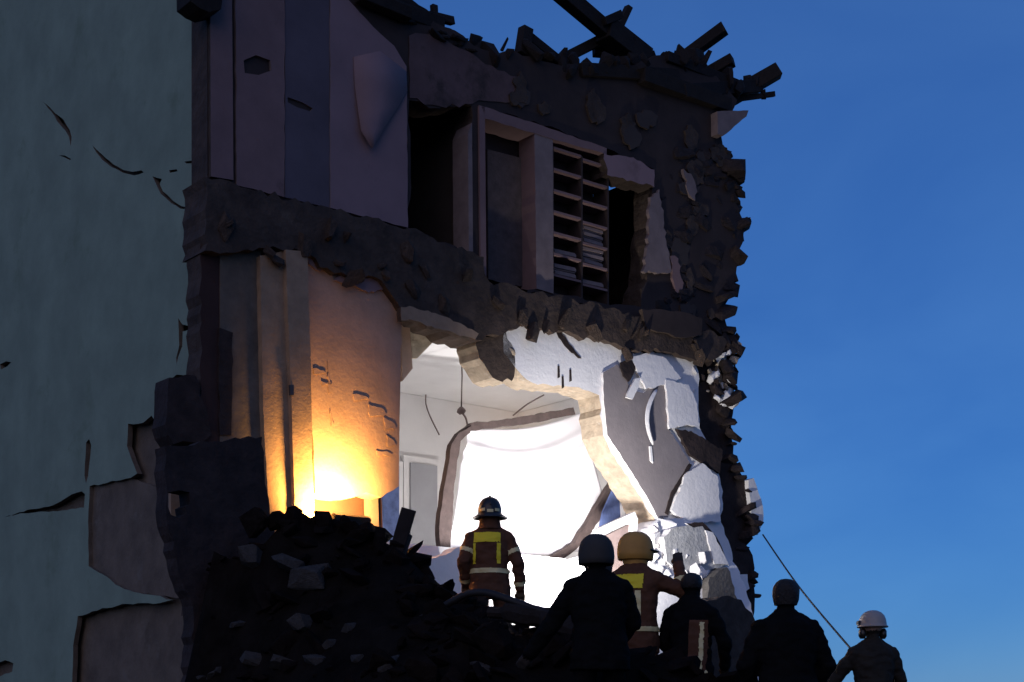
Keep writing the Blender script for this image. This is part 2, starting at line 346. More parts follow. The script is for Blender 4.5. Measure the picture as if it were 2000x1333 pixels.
# curtain rag hanging in the upper opening
def rag_cloth(name, rows, v, m, parent, depth=.04, freq=3, nx=9, th=.006):
    vs = []; fs = []
    for i, ((xl, yl), (xr, yr)) in enumerate(rows):
        for k in range(nx):
            f = k / (nx - 1); vv = v + depth * math.sin(f * freq * 6.28 + i * .5) * (.4 + .6 * i / len(rows))
            u, z = S(xl + (xr - xl) * f, yl + (yr - yl) * f, vv); vs.append((u, vv, z))
    for i in range(len(rows) - 1):
        for k in range(nx - 1): a = i * nx + k; fs.append((a, a + 1, a + nx + 1, a + nx))
    me = bpy.data.meshes.new(name); me.from_pydata(vs, [], fs); o = link(name, me, parent, (m,), True)
    s_ = o.modifiers.new('s', 'SUBSURF'); s_.levels = s_.render_levels = 1; t_ = o.modifiers.new('t', 'SOLIDIFY'); t_.thickness = th; return o
slab('plaster_patch', [(1270, 385), (1288, 370), (1296, 420), (1302, 480), (1312, 530), (1290, 534), (1256, 530), (1262, 500), (1268, 450)], -.05, .05, (M_pale,), upper, amp=.025, seg=.05)
slab('plaster_patch', [(1310, 500), (1325, 505), (1334, 560), (1330, 585), (1318, 560)], -.04, .04, (M_pink,), upper, amp=.025, seg=.05)
# bricks and stones of the torn right end
right = slab('broken_end_wall', [(1345, 640), (1395, 640), (1432, 652), (1440, 700), (1434, 760), (1428, 840), (1438, 900), (1452, 935), (1470, 960), (1476, 1020), (1470, 1048), (1455, 1062), (1470, 1085), (1474, 1110), (1474, 1180), (1470, 1450), (1330, 1450), (1340, 1100), (1345, 800)], .12, .5, (M_dbrick, M_dbrick), B, amp=.045, seg=.1)
edge = [(1412, 290), (1440, 360), (1438, 398), (1456, 440), (1444, 488), (1432, 560), (1414, 600), (1424, 652), (1440, 700), (1434, 760), (1428, 840), (1438, 900), (1452, 935), (1472, 1000), (1474, 1040), (1458, 1062), (1474, 1110), (1474, 1180)]
CHD = []
for m_ in CH:
    c_ = m_.copy(); c_.materials.clear(); c_.materials.append(M_dbrick); CHD.append(c_)
for i in range(len(edge) - 1):
    a = S(*edge[i], .1); b = S(*edge[i + 1], .1); n = max(2, int(abs(a[1] - b[1]) / .085))
    for k in range(n):
        f = k / n; u = a[0] + (b[0] - a[0]) * f; z = a[1] + (b[1] - a[1]) * f
        o = link('masonry_lump', CHD[rng.randrange(10)], right if z < 7 else upper); s = rng.choice((.10, .14, .2, .28, .34)) * rng.uniform(.8, 1.2)
        o.location = (u - .02 - s * .35, rng.uniform(-.02, .3), z); o.scale = (s, s * 1.1, s * rng.uniform(.5, .9)); o.rotation_euler = [rng.uniform(-.5, .5), rng.uniform(-.5, .5), rng.uniform(0, 3)]
CHW, CHM = [], []
for m_ in CH:
    for lst, mm in ((CHW, M_white), (CHM, M_mason)):
        c_ = m_.copy(); c_.materials.clear(); c_.materials.append(mm); lst.append(c_)
for k in range(70):                          # rough masonry showing in the torn end of the upper wall
    x = rng.uniform(1290, 1432); y = rng.uniform(290, 650); u, z = S(x, y, 0); o = link('masonry_lump', CHD[rng.randrange(10)], upper); s = rng.choice((.1, .16, .24, .32)); o.location = (u, .03, z); o.scale = (s * 1.3, s * .5, s * .7); o.rotation_euler = [rng.uniform(-.3, .3), rng.uniform(-.6, .6), rng.uniform(-.3, .3)]
for k in range(64):                          # pale broken masonry in the lamp light
    if k < 40: x = rng.gauss(1424, 11); y = rng.uniform(664, 790)
    else: x = rng.uniform(1320, 1400); y = rng.uniform(652, 770)
    u, z = S(x, y, .02); o = link('masonry_lump', rng.choice(CHW if rng.random() < .4 else (CHM if rng.random() < .5 else CHD)), right)
    s = rng.choice((.06, .09, .13, .2)); o.location = (u, .05 + rng.uniform(-.08, .06), z); o.scale = (s, s, s * rng.uniform(.5, 1)); o.rotation_euler = [rng.uniform(0, 3) for _ in range(3)]
slab('corner_trim', [(1462, 938), (1472, 934), (1478, 950), (1490, 990), (1491, 1020), (1480, 1045), (1470, 1040), (1466, 980)], .05, .35, (M_white,), right, amp=.012)
slab('plaster_patch', [(1424, 1122), (1460, 1122), (1464, 1150), (1450, 1160), (1440, 1180), (1430, 1160)], -.02, .12, (M_white,), right, amp=.02)
slab('plaster_patch', [(1398, 700), (1414, 690), (1432, 700), (1430, 740), (1412, 760), (1404, 730)], .06, .06, (M_white, M_mason), right, amp=.03, seg=.05)
# --- floor slab between the storeys
slab_px = [(400, 346), (470, 366), (640, 405), (800, 446), (945, 502), (955, 550), (1190, 602), (1300, 634), (1385, 644), (1420, 668), (1400, 700), (1350, 700), (1300, 686), (1240, 684), (1130, 656), (1020, 634), (985, 652), (930, 664), (880, 640), (783, 604), (745, 548), (640, 524), (590, 492), (520, 486), (400, 490)]
fslb = slab('floor_slab', slab_px, -.10, .5, (M_conc, M_conc), B, amp=.04, seg=.08)
for k in range(30):                          # broken concrete lumps along the slab edge
    x = rng.uniform(430, 1400); y = 372 + (x - 430) * .285 + rng.uniform(10, 110)
    if 940 < x: y = 560 + (x - 940) * .22 + rng.uniform(0, 70)
    u, z = S(x, y, -.12); o = link('concrete_lump', CH[k % 10].copy(), fslb, (M_conc,)); o.location = (u, -.12, z); s = rng.uniform(.07, .2); o.scale = (s * 1.6, s, s * .8); o.rotation_euler = [rng.uniform(0, 3) for _ in range(3)]
slab('plaster_edge', [(783, 600), (800, 598), (850, 612), (900, 632), (935, 652), (928, 664), (890, 652), (850, 642), (800, 624), (784, 626)], -.16, .08, (M_board, M_conc), fslb, amp=.012, seg=.05)
slab('plaster_edge', [(1254, 604), (1300, 606), (1345, 612), (1372, 622), (1370, 655), (1330, 660), (1262, 640)], -.14, .06, (M_niche, M_conc), fslb, amp=.012)
# --- rooms behind the cross wall
slab('ceiling_of_lower_room', [(0, 0)], 0, 0, (M_room,), B) if False else None
room = boxo('lower_room_floor', (.4, .06, 3.55), (8.0, 4.3, 3.85), M_room, B)
boxo('lower_room_ceiling', (.5, .42, 6.62), (7.55, 4.2, 6.80), M_room, B)
bwall = boxo('lower_room_back_wall', (.5, 4.0, 3.86), (7.6, 4.2, 6.615), M_room, B)
boxo('lower_room_side_wall', (7.3, .66, 3.86), (7.58, 3.995, 6.615), M_room, B)
boxo('lower_room_partition', (2.0, .42, 3.86), (2.2, 3.995, 6.615), M_room, B)
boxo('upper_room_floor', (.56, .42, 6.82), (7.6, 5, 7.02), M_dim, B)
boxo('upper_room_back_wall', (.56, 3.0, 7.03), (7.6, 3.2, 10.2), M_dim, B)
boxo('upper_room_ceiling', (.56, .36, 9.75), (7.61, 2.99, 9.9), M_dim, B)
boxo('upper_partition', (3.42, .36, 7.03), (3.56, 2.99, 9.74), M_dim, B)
boxo('right_wall', (7.62, .66, 0), (8.0, 14, 9.6), M_brick, B)
boxo('rear_wall', (.56, 13.6, 0), (7.61, 14, 11.5), M_brick, B)
boxo('basement_wall', (.56, .15, 0), (7.6, .5, 3.54), M_mason, B)
# door and window on the back wall of the lit room
u0, z0 = S(787, 893, 3.98); u1, _ = S(850, 893, 3.98)
dr = boxo('door_frame', (u0 - .02, 3.93, 3.87), (u1 + .06, 3.995, z0 + .02), M_white, bwall)
boxo('door_leaf', (u0 + .08, 3.90, 3.9), (u1 - .02, 3.925, z0 - .08), M_doorp, dr)
u2, z2 = S(738, 938, 3.98)
wf = boxo('window_frame', (u2 - .1, 3.93, 3.95), (u0 - .035, 3.995, z2 + .3), M_white, bwall)
boxo('curtain', (u2 + .02, 3.90, 4.0), (u0 - .12, 3.925, z2 + .22), M_bluep2, wf)
# --- lower storey, left part
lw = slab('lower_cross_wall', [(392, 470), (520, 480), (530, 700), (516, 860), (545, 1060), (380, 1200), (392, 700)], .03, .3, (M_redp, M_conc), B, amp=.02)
slab('dark_wall_strip', [(428, 640), (455, 650), (452, 850), (430, 850)], .0, .03, (M_dbrick,), lw, amp=.012)  # narrow upright strip, darker than the red plaster around it
slab('jamb_board', [(508, 500), (556, 490), (566, 700), (570, 900), (575, 1050), (528, 1050), (514, 800)], -.06, .2, (M_board,), lw, amp=.004)
slab('jamb_board', [(558, 488), (600, 492), (607, 700), (610, 900), (617, 1060), (578, 1060), (570, 800), (562, 600)], -.13, .25, (M_board,), lw, amp=.004)
slab('latch', [(566, 752), (574, 752), (574, 772), (567, 772)], -.15, .025, (M_steel,), lw)
pan = slab('papered_wall', [(599, 496), (640, 524), (746, 546), (786, 602), (783, 700), (780, 850), (779, 950), (745, 972), (715, 962), (690, 972), (655, 972), (616, 964), (608, 800), (604, 640)], 0, .28, (M_brownp, M_mason), B, amp=.008, keep=(4, 5))
slab('plaster_flake', [(652, 548), (676, 530), (690, 540), (742, 546), (748, 566), (720, 572), (690, 556)], -.03, .028, (M_pinkp,), pan, amp=.01, seg=.04)
slab('plaster_flake', [(598, 488), (640, 500), (650, 520), (625, 530), (604, 516)], -.03, .028, (M_pinkp,), pan, amp=.01, seg=.04)
for (x, y, dx, dy) in [(640, 705, 3, 60), (612, 720, 20, 8), (628, 745, 16, 6), (690, 770, 26, 10), (720, 790, 30, 20), (750, 815, 20, 22), (645, 800, 3, 30), (735, 880, 26, 8), (755, 850, 14, 20)]:
    slab('plaster_flake', [(x, y), (x + dx, y + dy * .5), (x + dx + 5, y + dy), (x + 2, y + dy + 3)], -.012, .011, (M_brownp,), pan, amp=.012, seg=.04)
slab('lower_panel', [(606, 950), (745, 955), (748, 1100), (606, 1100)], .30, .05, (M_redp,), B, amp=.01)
slab('door_casing', [(716, 955), (738, 955), (742, 1100), (720, 1100)], .22, .06, (M_pale,), pan)
slab('room_corner_casing', [(783, 622), (800, 632), (806, 720), (786, 745)], .34, .08, (M_brownp,), pan)
tri_ = slab('sloping_board', [(800, 632), (862, 652), (815, 700), (806, 700)], .40, .05, (M_mason,), pan)
# --- lower storey, right part: torn white plastered wall with the ragged arch
pw = slab('torn_plaster_wall', [(985, 648), (1020, 630), (1130, 652), (1240, 682), (1300, 686), (1352, 695), (1366, 740), (1366, 835), (1392, 880), (1412, 960), (1408, 1020), (1430, 1080), (1440, 1450), (1296, 1450), (1302, 1100), (1282, 1020), (1240, 955), (1206, 905), (1178, 850), (1170, 772), (1120, 756), (1040, 748), (1008, 720), (984, 690)], 0, .4, (M_white, M_mason), B, amp=.022, seg=.08)
slab('grey_paint_layer', [(1178, 728), (1205, 712), (1220, 735), (1232, 762), (1258, 768), (1280, 745), (1302, 752), (1306, 838), (1326, 868), (1348, 905), (1322, 950), (1305, 1010), (1285, 1012), (1262, 968), (1232, 920), (1206, 880), (1186, 850), (1180, 790)], -.03, .028, (M_grey, M_white), pw, amp=.006, seg=.05)
slab('white_patch', [(1300, 742), (1345, 752), (1362, 790), (1366, 832), (1340, 830), (1308, 838)], -.07, .035, (M_white, M_white), pw, amp=.01, seg=.05)
slab('white_patch', [(1232, 700), (1262, 690), (1300, 700), (1330, 740), (1300, 752), (1262, 760), (1250, 735)], -.06, .028, (M_white, M_white), pw, amp=.012, seg=.05)
slab('white_patch', [(1340, 926), (1372, 905), (1402, 932), (1408, 1018), (1370, 1022), (1336, 1018), (1312, 996), (1328, 960)], -.08, .05, (M_white, M_white), pw, amp=.014, seg=.05)
slab('white_patch', [(1240, 740), (1252, 738), (1246, 760), (1236, 780), (1224, 776), (1228, 764)], -.10, .03, (M_white,), pw, amp=.006, seg=.04)
slab('dark_patch', [(1322, 838), (1350, 842), (1392, 868), (1412, 880), (1406, 925), (1376, 905), (1350, 890)], -.05, .045, (M_dbrick,), pw, amp=.014, seg=.05)  # thin dark brown patches laid on the white wall
slab('dark_patch', [(1212, 708), (1236, 702), (1242, 722), (1228, 746), (1218, 735)], -.06, .02, (M_dbrick,), pw, amp=.012, seg=.04)
slab('dark_crack', [(1086, 642), (1096, 648), (1112, 672), (1136, 700), (1130, 700), (1108, 680), (1092, 660)], -.012, .011, (M_dbrick,), pw, amp=.008, seg=.04)
slab('dark_crack', [(1347, 906), (1352, 908), (1330, 946), (1316, 968), (1306, 1006), (1300, 1002), (1312, 962), (1326, 940)], -.05, .02, (M_dbrick,), pw, amp=.006, seg=.04)
for x, y in ((1090, 715), (1113, 722), (1098, 735)): slab('dark_crack', [(x, y), (x + 3, y), (x + 4, y + 22), (x, y + 24)], -.012, .011, (M_dbrick,), pw)
# curled paper strip
pts = [(1276, 762), (1262, 790), (1258, 820), (1264, 850), (1274, 872)]; vs = []; fs = []
for i, (x, y) in enumerate(pts):
    for k in range(2):
        v = -.06 - .05 * math.sin(i / 4 * 3.1) - .02 * k; u, z = S(x + k * (12 - i * 2), y - k * 3, v); vs.append((u, v, z))
for i in range(4): fs.append((2 * i, 2 * i + 1, 2 * i + 3, 2 * i + 2))
me = bpy.data.meshes.new('curled_strip'); me.from_pydata(vs, [], fs); o = link('curled_strip', me, pw, (M_white,), True)
q = o.modifiers.new('s', 'SUBSURF'); q.levels = q.render_levels = 2; q = o.modifiers.new('t', 'SOLIDIFY'); q.thickness = .008
slab('white_patch', [(1269, 872), (1273, 872), (1276, 905), (1271, 900)], -.05, .02, (M_white,), pw)
for k in range(30):                          # ragged masonry standing out of the torn arch
    e = [(984, 690), (1008, 720), (1040, 748), (1120, 756), (1170, 772), (1178, 850), (1206, 905), (1240, 955), (1282, 1020)]
    i = rng.randrange(len(e) - 1); f = rng.random(); a, b = S(*e[i], .15), S(*e[i + 1], .15)
    o = link('masonry_lump', CH[k % 10].copy(), pw, (M_mason,)); o.location = (a[0] + (b[0] - a[0]) * f, rng.uniform(.05, .36), a[1] + (b[1] - a[1]) * f + .02); s = rng.uniform(.06, .13); o.scale = (s * 1.3, s, s); o.rotation_euler = [rng.uniform(0, 3) for _ in range(3)]
slab('hanging_slab_end', [(930, 662), (988, 648), (1006, 700), (1000, 745), (962, 738), (936, 700)], .0, .38, (M_conc, M_mason), pw, amp=.03, seg=.07)
# broken lower edge of the corner by the street front, with a hole in it
slab('broken_corner_wall', [(322, 872), (420, 862), (512, 853), (522, 960), (528, 1018), (560, 1100), (600, 1420), (372, 1420), (378, 1200), (345, 1090), (325, 1010)], -.85, .22, (M_dbrick, M_dbrick), B, amp=.02, holes=[[(328, 962), (350, 958), (370, 962), (372, 985), (362, 990), (364, 1004), (350, 1012), (334, 1006), (328, 990)]], seg=.07)
slab('broken_corner_wall', [(330, 738), (382, 734), (400, 790), (412, 850), (395, 866), (340, 868), (322, 830)], -.02, .3, (M_dbrick, M_dbrick), B, amp=.03)
slab('lit_back_plaster', [(334, 930), (420, 930), (420, 1060), (334, 1060)], -.06, .05, (M_board,), B)
# --- roof remains
roof = slab('attic_slab', [(420, -60), (780, -20), (940, 105), (1100, 132), (1400, 150), (1400, 190), (1100, 168), (930, 140), (790, 60), (420, 20)], .3, 2.2, (M_dark,), B, amp=.03)
boxo('roof_deck', (.56, 6, 10.9), (8, 13.9, 11.1), M_dark, roof)
def rafter(x0, y0, v0, x1, y1, v1, wd, ht=None, jag=.01):
    a = S(x0, y0, v0); b = S(x1, y1, v1)
    beamo('rafter', (a[0], v0, a[1]), (b[0], v1, b[1]), wd, ht or wd, M_dark, roof, jag=jag)
for r_ in [(1085, -22, .2, 1190, 68, .2, .18), (1180, 58, .2, 1260, 118, .2, .26), (1258, 108, .2, 1290, 190, .2, .2), (1205, 62, .35, 1068, 132, .5, .13), (1028, 56, .1, 1018, 110, .1, .14), (1030, 72, .12, 1110, 135, .12, .11), (1228, 14, .4, 1206, 62, .4, .085), (1178, 44, .1, 1212, 30, .1, .09), (1415, 54, .1, 1330, 118, .6, .15),
           (1432, 118, .1, 1370, 152, .5, .15), (1520, 138, 0, 1430, 190, .4, .2), (1512, 184, .1, 1400, 200, .3, .07), (992, 74, .1, 980, 100, .1, .03), (836, 30, .1, 884, 42, .1, .09), (848, 10, .1, 850, 40, .1, .07), (1234, 72, .1, 1252, 104, .1, .05),
           (1300, 112, 0, 1440, 170, .1, .12), (1130, 138, 0, 1320, 150, 0, .14), (740, 10, 0, 860, 52, .1, .16), (700, -10, -.1, 800, 30, -.1, .14), (1160, 100, .5, 1245, 108, .3, .12), (1330, 180, -.05, 1480, 170, .2, .16), (1250, 150, -.05, 1420, 210, .0, .18)]: rafter(*r_)
for k in range(60):
    x = rng.uniform(930, 1500); i = [j for j in range(len(roof_line) - 1) if roof_line[j][0] <= x <= roof_line[j + 1][0]]
    y = 108 if not i else roof_line[i[0]][1] + rng.uniform(0, 30)
    if x > 1400: y = 150 + (x - 1400) * .1 + rng.uniform(-4, 36)
    u, z = S(x, y, .1); o = link('roof_lump', CH[k % 10].copy(), roof, (M_dark,)); o.location = (u, rng.uniform(-.05, .3), z); s = rng.uniform(.09, .26); o.scale = (s * 1.5, s, s * .8); o.rotation_euler = [rng.uniform(0, 3) for _ in range(3)]
for k in range(22):
    x = rng.uniform(740, 940); y = 6 + (x - 740) * .47 + rng.uniform(-3, 14)
    u, z = S(x, y, .0); o = link('roof_lump', CH[k % 10].copy(), roof, (M_dark,)); o.location = (u, .0, z); s = rng.uniform(.06, .16); o.scale = (s * 1.7, s, s * .7); o.rotation_euler = [rng.uniform(-.4, .4) for _ in range(3)]
slab('eave_stub', [(372, -60), (440, -60), (432, 18), (408, 24), (372, 2)], -.25, .3, (M_dark,), roof, amp=.02)
# ================================================================== things in and before the lit room
def local_thing(name, u, v, z, rz=0):
    return empty(name, LW(u, v, z), TH + rz)
def P3(px, py, v):                       # building-axes point on plane v
    u, z = S(px, py, v); return Vector((u, v, z))
def W3(px, py, v):
    p = P3(px, py, v); return LW(*p)
# --- white sheet (built in building axes, thing origin at its lower middle)
def cloth_grid(name, tl, tr, bl, br, nx, ny, fn, m, th=.004):
    bm = bmesh.new(); g = []
    for j in range(ny + 1):
        row = []
        for i in range(nx + 1):
            a, b = i / nx, j / ny
            p = tl.lerp(tr, a).lerp(bl.lerp(br, a), b) + fn(a, b)
            row.append(bm.verts.new(p))
        g.append(row)
    for j in range(ny):
        for i in range(nx): bm.faces.new((g[j][i], g[j][i + 1], g[j + 1][i + 1], g[j + 1][i]))
    o = bm_obj(name, bm, None, (m,), True); o.location = P0; o.rotation_euler = (0, 0, TH)
    s = o.modifiers.new('t', 'SOLIDIFY'); s.thickness = th; return o
V_S = .95
def sheetfold(a, b):
    sag = -.10 * math.sin(a * math.pi) * max(0, 1 - b * 3)
    d = .035 * math.sin(a * 9 + b * 2) * b + .05 * math.exp(-((b - .13 - .10 * math.sin(a * math.pi)) / .035) ** 2) * (-1) + .035 * math.exp(-((b - .24 - .07 * math.sin(a * math.pi)) / .03) ** 2) * (-1)
    d += .05 * math.sin((a + .3 * b) * 23) * max(0, .35 - a) * 2 + .012 * noise.noise(Vector((a * 6, b * 6, 2)))
    lo = .12 * math.sin(a * math.pi) * b * -1
    return Vector((0, d, sag + lo * .4))
sh = cloth_grid('white_sheet', P3(915, 836, V_S), P3(1136, 806, V_S), P3(872, 1094, V_S), P3(1200, 1066, V_S), 60, 50, sheetfold, M_sheet)
tag(sh, 'large white cloth sheet hung across the floodlit broken room', 'sheet')
# --- dark frame the sheet hangs on
fr = local_thing('sheet_frame', *P3(880, 1060, V_S))
tag(fr, 'dark brown bent timber frame around the white sheet', 'frame')
O_ = P3(880, 1060, V_S)
def fpart(name, px, v, th, m, amp=.01):
    bm = bmesh.new(); pts = rag([S(x, y, v) for x, y in px], amp, .08)
    prism(bm, [(a - O_.x, b - O_.z) for a, b in pts], [], v - O_.y, v - O_.y + th)
    return bm_obj(name, bm, fr, (m, m))
fpart('left_post', [(882, 868), (896, 846), (922, 832), (918, 846), (900, 862), (893, 900), (886, 960), (882, 1040), (878, 1100), (862, 1100), (858, 1030), (866, 960)], V_S - .12, .09, M_wood)
fpart('top_rail', [(896, 846), (922, 826), (1000, 818), (1120, 796), (1124, 810), (1050, 824), (980, 834), (925, 840)], V_S - .10, .08, M_wood)
fpart('lower_stay', [(1198, 936), (1206, 950), (1176, 1010), (1140, 1062), (1100, 1092), (1042, 1110), (1034, 1100), (1080, 1084), (1124, 1060), (1160, 1000)], V_S - .14, .09, M_wood)
# --- pendant wire and lamp holder
pw_ = local_thing('pendant_lamp', *P3(901, 800, 1.2)); tag(pw_, 'bare bulb holder hanging on a thin wire in the white room', 'lamp')
top = 6.62 - P3(901, 800, 1.2).z
bm = bmesh.new(); tube_bm(bm, [(0, 0, 0), (.012, 0, top * .5), (0, 0, top)], .009, 6); bm_obj('wire', bm, pw_, (M_wood,))
bm = bmesh.new(); tube_bm(bm, [(0, 0, .03), (0, 0, 0), (0, 0, -.03), (.01, 0, -.06)], [.02, .05, .06, .03], 12); bm_obj('holder', bm, pw_, (M_pale,), True)
bm = bmesh.new(); tube_bm(bm, spline([(.02, 0, -.05), (.07, 0, -.10), (.1, .0, -.2)], 6), .012, 6); bm_obj('cord_end', bm, pw_, (M_pale,))
# loose cables on the back wall
for n_, pts in (('loose_wire', [(838, 735), (832, 790), (858, 850)]), ('loose_wire', [(1002, 812), (1030, 790), (1062, 772)])):
    bm = bmesh.new(); q = [P3(x, y, 3.9 if x < 900 else 1.6) for x, y in pts]; o0 = q[0]; tube_bm(bm, spline([p - o0 for p in q], 6), .010, 6)
    o = bm_obj(n_, bm, None, (M_pale,)); o.location = LW(*o0); o.rotation_euler = (0, 0, TH)
    tag(o, 'thin loose wire dangling over the white room wall' if n_ and pts[0][0] < 900 else 'thin slack wire crossing above the top rail of the sheet', 'wire')
# --- floodlight on a tripod standing behind the helpers
fl_c = Vector((4.12, -1.38, 3.55))
_w = LW(*fl_c); fz = hgt(_w.x, _w.y, False) + .03
ft = local_thing('work_floodlight', fl_c.x, fl_c.y, fz); tag(ft, 'white work floodlight on a tripod facing the sheet', 'floodlight')
hh = fl_c.z - fz
bm = bmesh.new(); tube_bm(bm, [(0, 0, .35), (0, 0, hh - .1)], .018, 10); bm_obj('pole', bm, ft, (M_steel,), True)
for k in range(3):
    a = k * 2.094 + .4; bm = bmesh.new(); tube_bm(bm, [(0, 0, .75), (math.cos(a) * .42, math.sin(a) * .42, .0)], .014, 8); bm_obj('leg', bm, ft, (M_steel,), True)
hd = Matrix.Rotation(R(12), 3, 'X')
bm = bmesh.new(); box(bm, Vector((0, 0, hh)), (.34, .09, .24), hd); bmesh.ops.bevel(bm, geom=bm.edges[:], offset=.012, segments=2, affect='EDGES'); hs = bm_obj('housing', bm, ft, (M_steel,))
bm = bmesh.new(); box(bm, Vector((0, 0, hh)) + hd @ Vector((0, .052, 0)), (.29, .006, .19), hd); bm_obj('lens', bm, hs, (emis('flood_lens', (1, .98, .95), 14),))
ld = bpy.data.lights.new('flood', 'AREA'); ld.shape = 'RECTANGLE'; ld.size = .29; ld.size_y = .19; ld.energy = FLOOD; ld.color = (1, .965, .95); ld.spread = R(130)
lo = bpy.data.objects.new('flood_light', ld); COL.objects.link(lo); lo.location = LW(fl_c.x, fl_c.y + .075, fl_c.z + .01)
lo.rotation_euler = (Matrix.Rotation(TH + R(-23), 3, 'Z') @ Matrix.Rotation(R(90 + 18), 3, 'X')).to_euler()
# --- bulb work lamps: a warm one below the papered wall, a white one on the floor of the lit room
def bulb_lamp(name, u, v, z, h, label, col, watt):      # h: stand height
    wt = local_thing(name, u, v, z - h); tag(wt, label, 'work lamp')
    bm = bmesh.new(); tube_bm(bm, [(0, 0, 0), (0, 0, .02), (0, 0, .05), (0, 0, .06)], [.08, .085, .07, .03], 14); bm_obj('base', bm, wt, (M_white,), True)
    bm = bmesh.new(); tube_bm(bm, [(0, 0, .05), (0, 0, h - .07)], .007, 10); bm_obj('stand', bm, wt, (M_white,), True)
    bm = bmesh.new(); tube_bm(bm, [(0, 0, h - .07), (0, 0, h - .03)], [.02, .024], 12); bm_obj('socket', bm, wt, (M_white,), True)
    bm = bmesh.new(); bmesh.ops.create_uvsphere(bm, u_segments=14, v_segments=8, radius=.04, matrix=Matrix.Translation((0, 0, h))); bm_obj('bulb', bm, wt, (emis(name + '_bulb', col, 30),), True)
    ld = bpy.data.lights.new(name, 'POINT'); ld.energy = watt; ld.color = col; ld.shadow_soft_size = .06
    lo = bpy.data.objects.new(name + '_light', ld); COL.objects.link(lo); lo.location = LW(u, v, z + .0)
# warm halogen head lying behind the crest, tilted up at the papered wall
wv = -.50; wu, wz = S(684, 1022, wv); tl = Matrix.Rotation(R(24), 3, 'X')
wt = local_thing('warm_work_lamp', wu, wv, wz - .22); tag(wt, 'yellow glowing work lamp behind the crest below the papered wall', 'work lamp')
bm = bmesh.new(); box(bm, (0, 0, .22), (.46, .1, .17), tl); bmesh.ops.bevel(bm, geom=bm.edges[:], offset=.015, segments=2, affect='EDGES'); hs = bm_obj('housing', bm, wt, (M_steel,))
bm = bmesh.new(); box(bm, Vector((0, 0, .22)) + tl @ Vector((0, .054, 0)), (.40, .006, .12), tl); bm_obj('lens', bm, hs, (emis('warm_lens', (1, .55, .15), 25),))
for s_ in (-1, 1):
    bm = bmesh.new(); tube_bm(bm, [(s_ * .2, -.12, 0), (s_ * .2, .12, 0)], .012, 8); tube_bm(bm, [(s_ * .2, 0, 0), (s_ * .2, 0, .2)], .012, 8); bm_obj('leg', bm, wt, (M_steel,), True)
ld = bpy.data.lights.new('warm', 'AREA'); ld.shape = 'RECTANGLE'; ld.size = .4; ld.size_y = .12; ld.energy = WARM; ld.color = (1, .52, .13); ld.spread = R(116)
lo = bpy.data.objects.new('warm_light', ld); COL.objects.link(lo); q_ = Vector((0, 0, .22)) + tl @ Vector((0, .066, 0)); lo.location = LW(wu + q_.x, wv + q_.y, wz - .22 + q_.z)
lo.rotation_euler = (Matrix.Rotation(TH, 3, 'Z') @ Matrix.Rotation(R(90 + 24), 3, 'X')).to_euler()
bulb_lamp('room_work_lamp', 5.7, 2.1, 4.03, .17, 'white bulb work lamp on the room floor behind the hanging sheet', (1, .97, .96), ROOM)

# --- shelf unit in the upper niche
su0, sz0 = S(1082, 575, .02); su1, _ = S(1190, 590, .02); zt = S(1084, 275, .02)[1] - .08
shf = local_thing('shelf_unit', su0, .04, 7.03); tag(shf, 'open shelf unit with two columns of compartments in the upper room', 'shelf')
W_ = su1 - su0; H_ = zt - 7.03
for k, x in enumerate((0, W_ * .52, W_)): boxo('upright', (x - .012, 0, 0), (x + .012, .27, H_), M_niche, shf)
rows = 7
for i in range(rows + 1):
    z = H_ * i / rows
    for c_ in range(2): boxo('shelf', (W_ * .52 * c_ + .013, 0, z - .014 - .03 * c_), (W_ * (.52 if c_ == 0 else 1) - .013, .26, z + .014 - .03 * c_), M_pink, shf)
boxo('back', (.013, .27, 0), (W_ - .013, .28, H_), M_niche, shf)
k = 0
for c_, i, n in ((1, 3, 3), (1, 2, 3), (1, 1, 1), (0, 1, 2), (0, 2, 1)):
    for q in range(n):
        z = 7.03 + H_ * i / rows + .016 - .03 * c_ + q * .08
        p = LW(su0 + W_ * (.26 if c_ == 0 else .76), .17, z)
        bm = bmesh.new(); box(bm, (0, 0, .037), (W_ * .40, .19, .072)); bmesh.ops.bevel(bm, geom=bm.edges[:], offset=.018, segments=2, affect='EDGES')
        o = bm_obj('folded_linen', bm, None, (M_pale,)); o.location = p; o.rotation_euler = (0, 0, TH + rng.uniform(-.08, .08))
        tag(o, 'pale folded linen lying on the open shelf unit', 'linen', 'folded linen on the shelf unit')
# dark pot-like bundle on the upper floor
pb = P3(1282, 590, .12); bm = bmesh.new(); bmesh.ops.create_icosphere(bm, subdivisions=3, radius=1)
for v in bm.verts: v.co = Vector((v.co.x * .24, v.co.y * .2, max(v.co.z, -.7) * .23 + .16)) * (1 + .12 * noise.noise(v.co * 2))
o = bm_obj('dark_bundle', bm, None, (M_dark,), True); o.location = LW(pb.x, .17, 7.02); o.rotation_euler = (0, 0, TH); tag(o, 'round dark bundle sagging on the upper floor edge', 'bundle')

